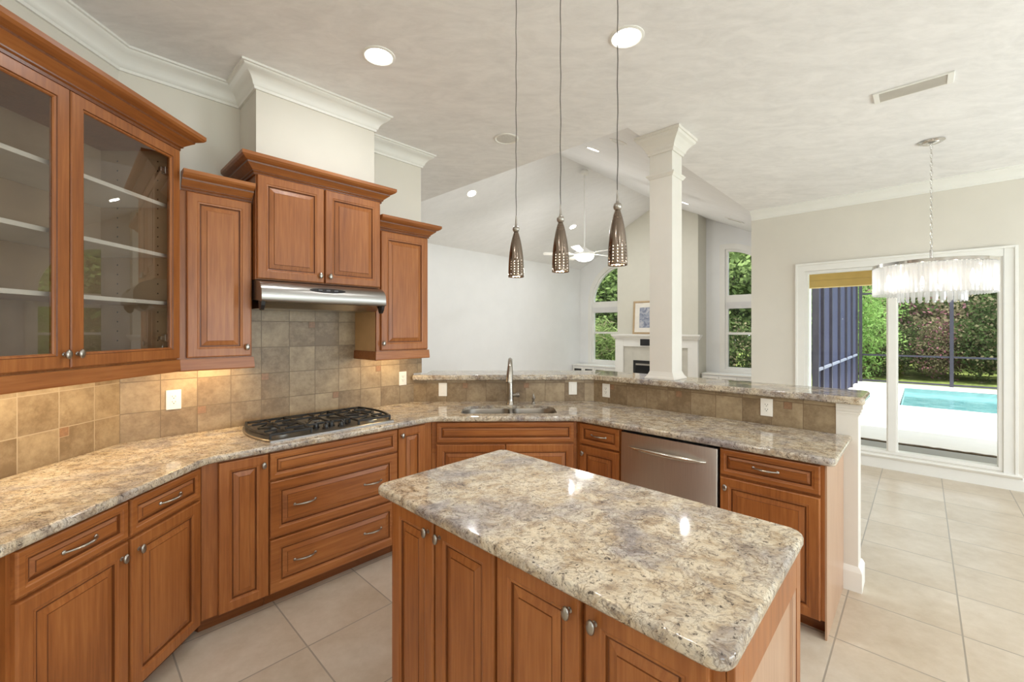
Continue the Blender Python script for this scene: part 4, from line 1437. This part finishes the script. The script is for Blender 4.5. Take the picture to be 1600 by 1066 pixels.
# ================================================================ GREAT ROOM FURNISHINGS
# mantel surround on the breast
r = empty('mantel_surround', (*xy(UBR, (BV0 + BV1) / 2), 0), -PI / 4)    # local x along v, local -y into the room
VM = (BV0 + BV1) / 2
def lv(v): return v - VM
b = MB()
for (v0, v1) in ((BV0 - .02, BV0 + .19), (BV1 - .19, BV1 + .02)):
    b.box(lv(v0), lv(v1), -.07, -.0008, 0, 1.33); b.box(lv(v0) - .012, lv(v1) + .012, -.085, -.0008, 0, .14)
b.box(lv(BV0 + .19), lv(BV1 - .19), -.06, -.0008, 1.15, 1.33)
b.build('surround', TRIM, r, bevel=.004)
b = MB()
path = [(lv(BV0 - .03), -.0008), (lv(BV0 - .03), -.09), (lv(BV1 + .03), -.09), (lv(BV1 + .03), -.0008)]
b.sweep(path, [(0, 1.331), (.01, 1.331), (.015, 1.35), (.035, 1.375), (.05, 1.39), (.05, 1.405), (.065, 1.41), (.065, 1.44), (0, 1.44)])
b.box(lv(BV0 - .03), lv(BV1 + .03), -.09, -.0008, 1.331, 1.44)
b.build('mantel_shelf', TRIM, r)
b = MB()
MARB = plain('pale_marble', (206, 202, 190), .25, var=.05, scale=5)
for (v0, v1, z0, z1) in ((BV0 + .191, -4.905, 0, 1.149), (-3.845, BV1 - .191, 0, 1.149), (-4.904, -3.846, .832, 1.149)):
    b.box(lv(v0), lv(v1), -.02, -.0008, z0, z1)
b.build('slip', MARB, r)
tag(r, 'white painted mantel surround with pale stone slips on the chimney breast', 'mantel')
r = empty('firebox', (*xy(UBR, -4.375), .12), -PI / 4)
b = MB(); b.box(-.52, .52, .005, .40, .005, .70); b.build('box', DARK, r)
b = MB()
for (x0, x1, z0, z1) in ((-.522, -.46, 0, .708), (.46, .522, 0, .708), (-.46, .46, .64, .708), (-.46, .46, 0, .06)): b.box(x0, x1, -.028, .002, z0, z1)
b.build('door_frame', BLACK, r)
b = MB(); b.box(-.46, .46, -.034, -.030, .60, .64); b.build('handle_bar', NICKEL, r)
b = MB(); b.box(-.46, .46, -.022, -.018, .06, .60); b.build('glass_screen', pane_mat('smoked_glass', (.25, .25, .25)), r)
tag(r, 'black framed fireplace insert with a steel top rail in the chimney breast', 'fireplace')
# picture leaning on the mantel
def art_mat():
    t = NT('faded_landscape_print')
    co = t.coord()
    n = t.noise(co, 7, 6, .7, 1.0).outputs[0]
    c = t.ramp(n, [(.3, lin((70, 78, 100))), (.5, lin((150, 156, 172))), (.68, lin((212, 208, 204)))])
    t.bsdf(c, .4)
    return t.m
r = empty('framed_picture', (*xy(UBR - .07, -4.56), 1.4405), -PI / 4)
tilt = Matrix.Rotation(math.radians(-4), 4, 'X')
b = MB(tilt)
loops = [[(x0, y, z0), (x1, y, z0), (x1, y, z1), (x0, y, z1)] for x0, x1, z0, z1, y in ((-.33, .33, .002, .77, .012), (-.33, .33, .002, .77, -.014), (-.30, .30, .032, .74, -.018), (-.285, .285, .047, .725, -.006), (-.285, .285, .047, .725, .010))]
b.rings(loops, False, False); b.face([b.pt(p) for p in loops[0]])
b.build('frame', plain('gilt_frame', (186, 160, 124), .35, .2, var=.06), r)
b = MB(tilt); b.box(-.285, .285, -.004, .0, .047, .725); b.build('mount', plain('cream_mount', (232, 226, 214), .7), r)
b = MB(tilt); b.box(-.17, .17, -.0055, -.0042, .15, .62); b.build('print', art_mat(), r)
tag(r, 'framed bluish landscape print in a pale gilt frame leaning on the mantel', 'picture')
b = MB(); b.box(-.11, .11, -.095, -.062, -.075, .075)
o = b.build('speaker_box', BLACK, bevel=.004); o.location = (*xy(UBR, -4.58), 1.255); o.rotation_euler = (0, 0, -PI / 4)
tag(o, 'small black box fixed to the mantel below the framed picture', 'box')
# built-in low cabinets
def builtin(v0, v1, label, slots):
    r = empty('low_cabinet', (*xy(UF, (v0 + v1) / 2), 0), -PI / 4)
    hw_ = (v1 - v0) / 2
    b = MB(); b.box(-hw_ + .003, hw_ - .003, -.36, -.022, .0, .60); b.build('body', PAINTW, r)
    b = MB(); b.box(-hw_ + .001, hw_ - .001, -.39, -.022, .601, .63); b.build('top', TRIM, r, bevel=.004)
    n = max(2, round((v1 - v0) / .34))
    for k in range(n):
        x0 = -hw_ + .02 + k * (2 * hw_ - .04) / n; x1 = x0 + (2 * hw_ - .04) / n - .012
        b = MB()
        loops = [[(x0 + i, -.36 - d, .05 + i), (x1 - i, -.36 - d, .05 + i), (x1 - i, -.36 - d, .57 - i), (x0 + i, -.36 - d, .57 - i)] for i, d in ((0, 0), (0, .018), (.045, .018), (.050, .010))]
        b.rings(loops, True, True); dr = b.build('door', TRIM, r)
        if k in slots:
            b = MB(); b.box(x0 + .05, x1 - .05, -.3735, -.3702, .40, .52); b.build('grille', BLACK, dr)
    tag(r, label, 'cabinet')
builtin(VL + .005, BV0 - .03, 'low white built-in cabinet under the arched window left of the fireplace', (0, 1, 2))
builtin(BV1 + .03, VR - .005, 'low white built-in cabinet under the window right of the fireplace', (0, 1, 2))
# corner sensor on the great room left wall
b = MB(); b.prism([(-.035, 0), (.035, 0), (.0, -.05)][::-1], -.055, .055)
sv = b.build('motion_sensor', plain('sensor_grey', (188, 182, 168), .5)); 
sv.location = (*xy(4.45, VL + .0006), 2.95); sv.rotation_euler = (0, 0, PI / 4)
tag(sv, 'small pale motion sensor high on the wall behind the right wall cabinet', 'sensor')

# ================================================================ OUTSIDE
GRASS = leaf('lawn', (92, 110, 52), (150, 158, 96), .0)
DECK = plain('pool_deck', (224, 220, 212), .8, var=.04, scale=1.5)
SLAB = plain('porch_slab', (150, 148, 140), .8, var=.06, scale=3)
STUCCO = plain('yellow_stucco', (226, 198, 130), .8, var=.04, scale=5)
b = MB()
b.slab([(-30, -40), (60, -40), (60, 40), (-30, 40)], [[(12.55, -.40), (16.45, -.40), (16.45, 8.1), (12.55, 8.1)]], lambda u, v: (*xy(u, v), -.40), lambda u, v: (*xy(u, v), -.20))
struct(b.build('lawn', GRASS), 'sunlit lawn beyond the pool deck', 'lawn')
b = MB()
b.slab([(8.36, -1.9), (17.6, -1.9), (17.6, 12), (8.36, 12)], [[(12.6, -.35), (16.4, -.35), (16.4, 8), (12.6, 8)]], lambda u, v: (*xy(u, v), -.2), lambda u, v: (*xy(u, v), -.10))
struct(b.build('pool_deck', DECK), 'pale sunlit paved pool deck', 'deck')
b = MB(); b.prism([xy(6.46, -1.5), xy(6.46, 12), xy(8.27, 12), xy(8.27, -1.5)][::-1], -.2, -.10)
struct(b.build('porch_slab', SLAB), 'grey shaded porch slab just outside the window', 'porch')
b = MB()
random.seed(3)
pts_a, pts_b = [], []
v = -1.5
while v < 6:
    pts_a.append(xy(8.28 + random.uniform(-.012, .02), v)); pts_b.append(xy(8.34 + random.uniform(-.02, .015), v)); v += .06
for k in range(len(pts_a) - 1):
    b.prism([pts_a[k], pts_a[k + 1], pts_b[k + 1], pts_b[k]][::-1], -.2, -.085)
struct(b.build('drain_strip', plain('dark_drain', (96, 80, 60), .9, var=.3, scale=20)), 'ragged dark strip between porch and deck', 'strip')
# pool
r = empty('swimming_pool', (*xy(14.5, 3.8), -.2), -PI / 4); struct(r, 'rectangular blue pool in the deck', 'pool')
def P_(u, v): return (v - 3.8, u - 14.5)
x0, y0 = P_(12.6, -.35); x1, y1 = P_(16.4, 8)
b = MB()
b.box(x0 - .02, x0, y0 - .02, y1 + .02, -1.2, .098); b.box(x1, x1 + .02, y0 - .02, y1 + .02, -1.2, .098); b.box(x0, x1, y0 - .02, y0, -1.2, .098); b.box(x0, x1, y1, y1 + .02, -1.2, .098); b.box(x0, x1, y0, y1, -1.2, -1.18)
b.build('basin', plain('pool_plaster', (150, 190, 190), .6, var=.05), r)
def water_mat():
    t = NT('pool_water')
    co = t.coord()
    n = t.noise(t.mapping(co, (1, 3, 1)), 3, 3).outputs[0]
    t.bsdf(t.ramp(n, [(.3, lin((84, 146, 150))), (.7, lin((140, 188, 188)))]), .06, 0, n, .3, .01, .5)
    return t.m
b = MB(); b.box(x0 + .001, x1 - .001, y0 + .001, y1 - .001, -.10, -.02); b.build('water', water_mat(), r)

# porch roof beam and roof
b = MB()
q = lambda u0, u1, v0, v1: [xy(u0, v0), xy(u0, v1), xy(u1, v1), xy(u1, v0)][::-1]
b.prism(q(8.62, 8.80, -1.50, 9), 2.245, 2.36); b.prism(q(8.60, 8.80, -1.50, 9), 2.362, 2.62)
b.prism(q(6.46, 8.80, -1.50, 9), 2.62, 2.70)
tag(b.build('porch_roof', STUCCO), 'yellow painted porch beam and ceiling across the top of the window', 'porch roof')

# screen enclosure: side wall in perspective, back wall beyond the pool
BRZ = plain('bronze_frame', (74, 72, 84), .4, .5, var=.05)
def screen_mat(a):
    t = NT('insect_screen')
    tr = t.n('ShaderNodeBsdfTransparent')
    df = t.n('ShaderNodeBsdfDiffuse'); df.inputs[0].default_value = lin((88, 90, 112))
    mx = t.n('ShaderNodeMixShader'); mx.inputs[0].default_value = a
    t.link(tr.outputs[0], mx.inputs[1]); t.link(df.outputs[0], mx.inputs[2]); t.link(mx.outputs[0], t.out.inputs[0])
    return t.m
r = empty('screen_wall', (*xy(13.2, -1.46), -.10), PI / 4)      # local x along u
tag(r, 'dark bluish screened side wall of the pool cage seen at the left of the window', 'screen wall')
SCR = screen_mat(.86)
b = MB(); us = [9.9, 10.5, 11.6, 12.9, 14.2, 15.5, 16.8]
for k, u in enumerate(us):
    b = MB(); b.box(u - 13.2 - .03, u - 13.2 + .03, -.05, .05, 0, 3.3); b.build('post', BRZ, r)
for z in (.85, 3.2):
    b = MB(); b.box(9.93 - 13.2, 16.77 - 13.2, -.045, -.012, z, z + .055); b.build('rail', plain('pale_rail', (150, 154, 172), .5), r)
for a, c in zip(us, us[1:]):
    b = MB(); b.box(a + .032 - 13.2, c - .032 - 13.2, .0, .004, .03, 3.18); b.build('screen_panel', SCR, r)
r = empty('pool_cage', (*xy(17.5, 2.6), -.10), -PI / 4)          # local x along v
tag(r, 'thin bronze framework of the pool cage behind the pool', 'pool cage')
vs = [-1.4, 0.62, 2.7, 4.8, 6.9]
for v in vs:
    b = MB(); b.box(v - 2.6 - .04, v - 2.6 + .04, -.04, .04, 0, 3.9); b.build('post', BRZ, r)
for z in (.03, .83, 2.75):
    b = MB(); b.box(-1.36 - 2.6, 6.9 - 2.6, -.02, .02, z, z + .05); b.build('rail', BRZ, r)

# plants
def foliage_mesh(name, n, rx, ry, rz, leaf_w, leaf_l, seed, mats, shell=.55, droop=0.0):
    rnd = random.Random(seed)
    vs, fs, mi = [], [], []
    for _ in range(n):
        a = rnd.uniform(0, 2 * PI); zc = rnd.uniform(-1, 1); s = math.sqrt(1 - zc * zc)
        q = shell + (1 - shell) * rnd.random()
        lump = 1 + .16 * math.sin(3 * a + seed) + .14 * math.sin(5 * zc * 2 + a * 2)
        p = Vector((s * math.cos(a) * rx * q * lump, s * math.sin(a) * ry * q * lump, zc * rz * q * lump))
        d = Vector((rnd.gauss(0, 1), rnd.gauss(0, 1), rnd.gauss(0, .8) - droop)).normalized()
        sd_ = d.cross(Vector((rnd.gauss(0, 1), rnd.gauss(0, 1), rnd.gauss(0, 1)))).normalized()
        l = leaf_l * rnd.uniform(.6, 1.3); w_ = leaf_w * rnd.uniform(.7, 1.2)
        b0 = len(vs)
        vs += [p, p + d * l * .5 + sd_ * w_, p + d * l, p + d * l * .5 - sd_ * w_]
        fs.append((b0, b0 + 1, b0 + 2, b0 + 3)); mi.append(0 if rnd.random() < .8 or len(mats) < 2 else 1)
    me = bpy.data.meshes.new(name)
    me.from_pydata([tuple(v) for v in vs], [], fs)
    for m in mats: me.materials.append(m)
    me.polygons.foreach_set('material_index', mi)
    return me
LG = leaf('leaf_bright', (92, 116, 62), (176, 196, 128))
LD = leaf('leaf_dark', (50, 66, 38), (110, 128, 80))
LP = leaf('azalea_pink', (140, 92, 104), (188, 140, 146))
LO = leaf('leaf_olive', (104, 100, 74), (170, 160, 128))
BARK = plain('bark', (112, 98, 84), .9, var=.2, scale=12)
M_tree = [foliage_mesh('crown_a', 6500, 1.9, 1.9, 2.0, .075, .19, 1, [LG, LD], .35), foliage_mesh('crown_b', 6500, 1.8, 1.8, 2.3, .065, .17, 2, [LD, LG], .35)]
M_hedge = [foliage_mesh('hedge_a', 6000, 1.2, .8, .95, .03, .085, 3, [LD, LO], .5), foliage_mesh('hedge_b', 6000, 1.2, .8, .9, .03, .085, 4, [LO, LP], .5), foliage_mesh('hedge_c', 6000, 1.1, .9, 1.0, .035, .09, 5, [LD, LP], .5)]
M_light = foliage_mesh('crown_light', 9000, 1.8, 1.8, 2.0, .025, .16, 8, [leaf('leaf_light', (110, 150, 70), (176, 210, 128)), LG], .3)
M_palm = foliage_mesh('strap_leaves', 3000, .75, .75, .95, .014, .36, 6, [LG, LO], .2)
def plant(me, loc, sc, name, label, cat, group, trunk=None, rz=0.0):
    r = empty(name, (loc[0], loc[1], loc[2]), rz)
    o = bpy.data.objects.new('foliage', me); COL.objects.link(o); o.parent = r
    o.location = (0, 0, trunk[1] if trunk else me_half(me) * sc[2] * .9); o.scale = sc
    o['kind'] = 'stuff' if False else o.get('kind', '') or ''
    del o['kind']
    if trunk:
        b = MB(); b.tube([(0, 0, 0), (.05, .03, trunk[1] * .5), (0, .02, trunk[1] + .3)], [trunk[0], trunk[0] * .8, trunk[0] * .5], 10)
        b.build('trunk', BARK, r, smooth=True)
    return tag(r, label, cat, group)
def me_half(me): return max(v.co.z for v in me.vertices)
rnd = random.Random(11)
# azalea hedge beyond the lawn
k = 0
for row, (u, sz) in enumerate(((20.6, 1.0), (22.2, 1.45))):
    v = -3.2
    while v < 8.5:
        me = M_hedge[(k * 2 + row) % 3 if row else (k % 2) * 1]
        s = sz * rnd.uniform(.85, 1.15)
        plant(me, (*xy(u + rnd.uniform(-.3, .3), v), -.2), (s, s, s * rnd.uniform(.95, 1.25)), 'azalea_shrub',
              ('shrub of the front row of the hedge beyond the pool' if row == 0 else 'taller shrub of the hedge row behind the pool'), 'shrub',
              'front row of hedge shrubs' if row == 0 else 'back row of hedge shrubs', rz=rnd.uniform(0, 6))
        v += 1.35 * sz * .9; k += 1
for (u, v, s, h_, i) in ((25.5, -5.0, 1.1, 3.6, 0), (25, -1.0, 1.1, 3.4, 0), (26, 3.0, 1.15, 4.2, 1), (25, 7.0, 1.15, 3.8, 1), (26, 11.0, 1.15, 4.2, 0), (30.5, -3.4, 1.35, 5.0, 1), (30.5, 1.2, 1.35, 5.6, 0), (30.5, 5.8, 1.35, 5.4, 1), (30.5, 10.4, 1.35, 5.6, 0), (27.0, -9.6, 1.2, 4.5, 1), (37, -3, 1.7, 3.4, 1), (37, 3.2, 1.7, 3.4, 0), (37, 9.4, 1.7, 3.4, 1), (37, 15.6, 1.7, 3.6, 1)):
    plant(M_tree[i], (*xy(u, v), -.2), (s, s, s * 1.1), 'broadleaf_tree', 'tall green tree standing behind the hedge beyond the pool', 'tree', 'trees behind the pool', (.13 * s, h_), rnd.uniform(0, 6))
plant(M_light, (*xy(19.0, -1.75), -.2), (.78, .78, 1.0), 'young_tree', 'bright feathery light green tree at the end of the screened wall', 'tree', None, (.10, 2.0))
# trees right outside the great room windows
for (u, v, s, h_, i) in ((14.2, -9.4, .95, 2.9, 0), (14.2, -6.9, .95, 3.2, 0), (13.6, -4.0, .95, 3.0, 0), (17.6, -10.6, 1.4, 3.8, 0), (17.8, -7.8, 1.3, 4.0, 1), (17.4, -5.2, 1.2, 3.8, 0)):
    plant(M_tree[i], (*xy(u, v), -.2), (s, s, s), 'broadleaf_tree', 'leafy tree growing right behind the great room windows', 'tree', 'trees outside the great room', (.10 * s, h_), rnd.uniform(0, 6))
for (u, v, s, i) in ((11.6, -7.3, .95, 9), (11.7, -5.9, .95, 9), (11.7, -4.6, .8, 9), (11.5, -3.2, .95, 0), (15.2, -5.4, 1.1, 0), (15.4, -8.2, 1.2, 0)):
    me = M_palm if i == 9 else M_hedge[0]
    plant(me, (*xy(u, v), -.2), (s, s, s), 'garden_shrub', 'green shrub low outside the great room windows', 'shrub', 'shrubs outside the great room', rz=rnd.uniform(0, 6))
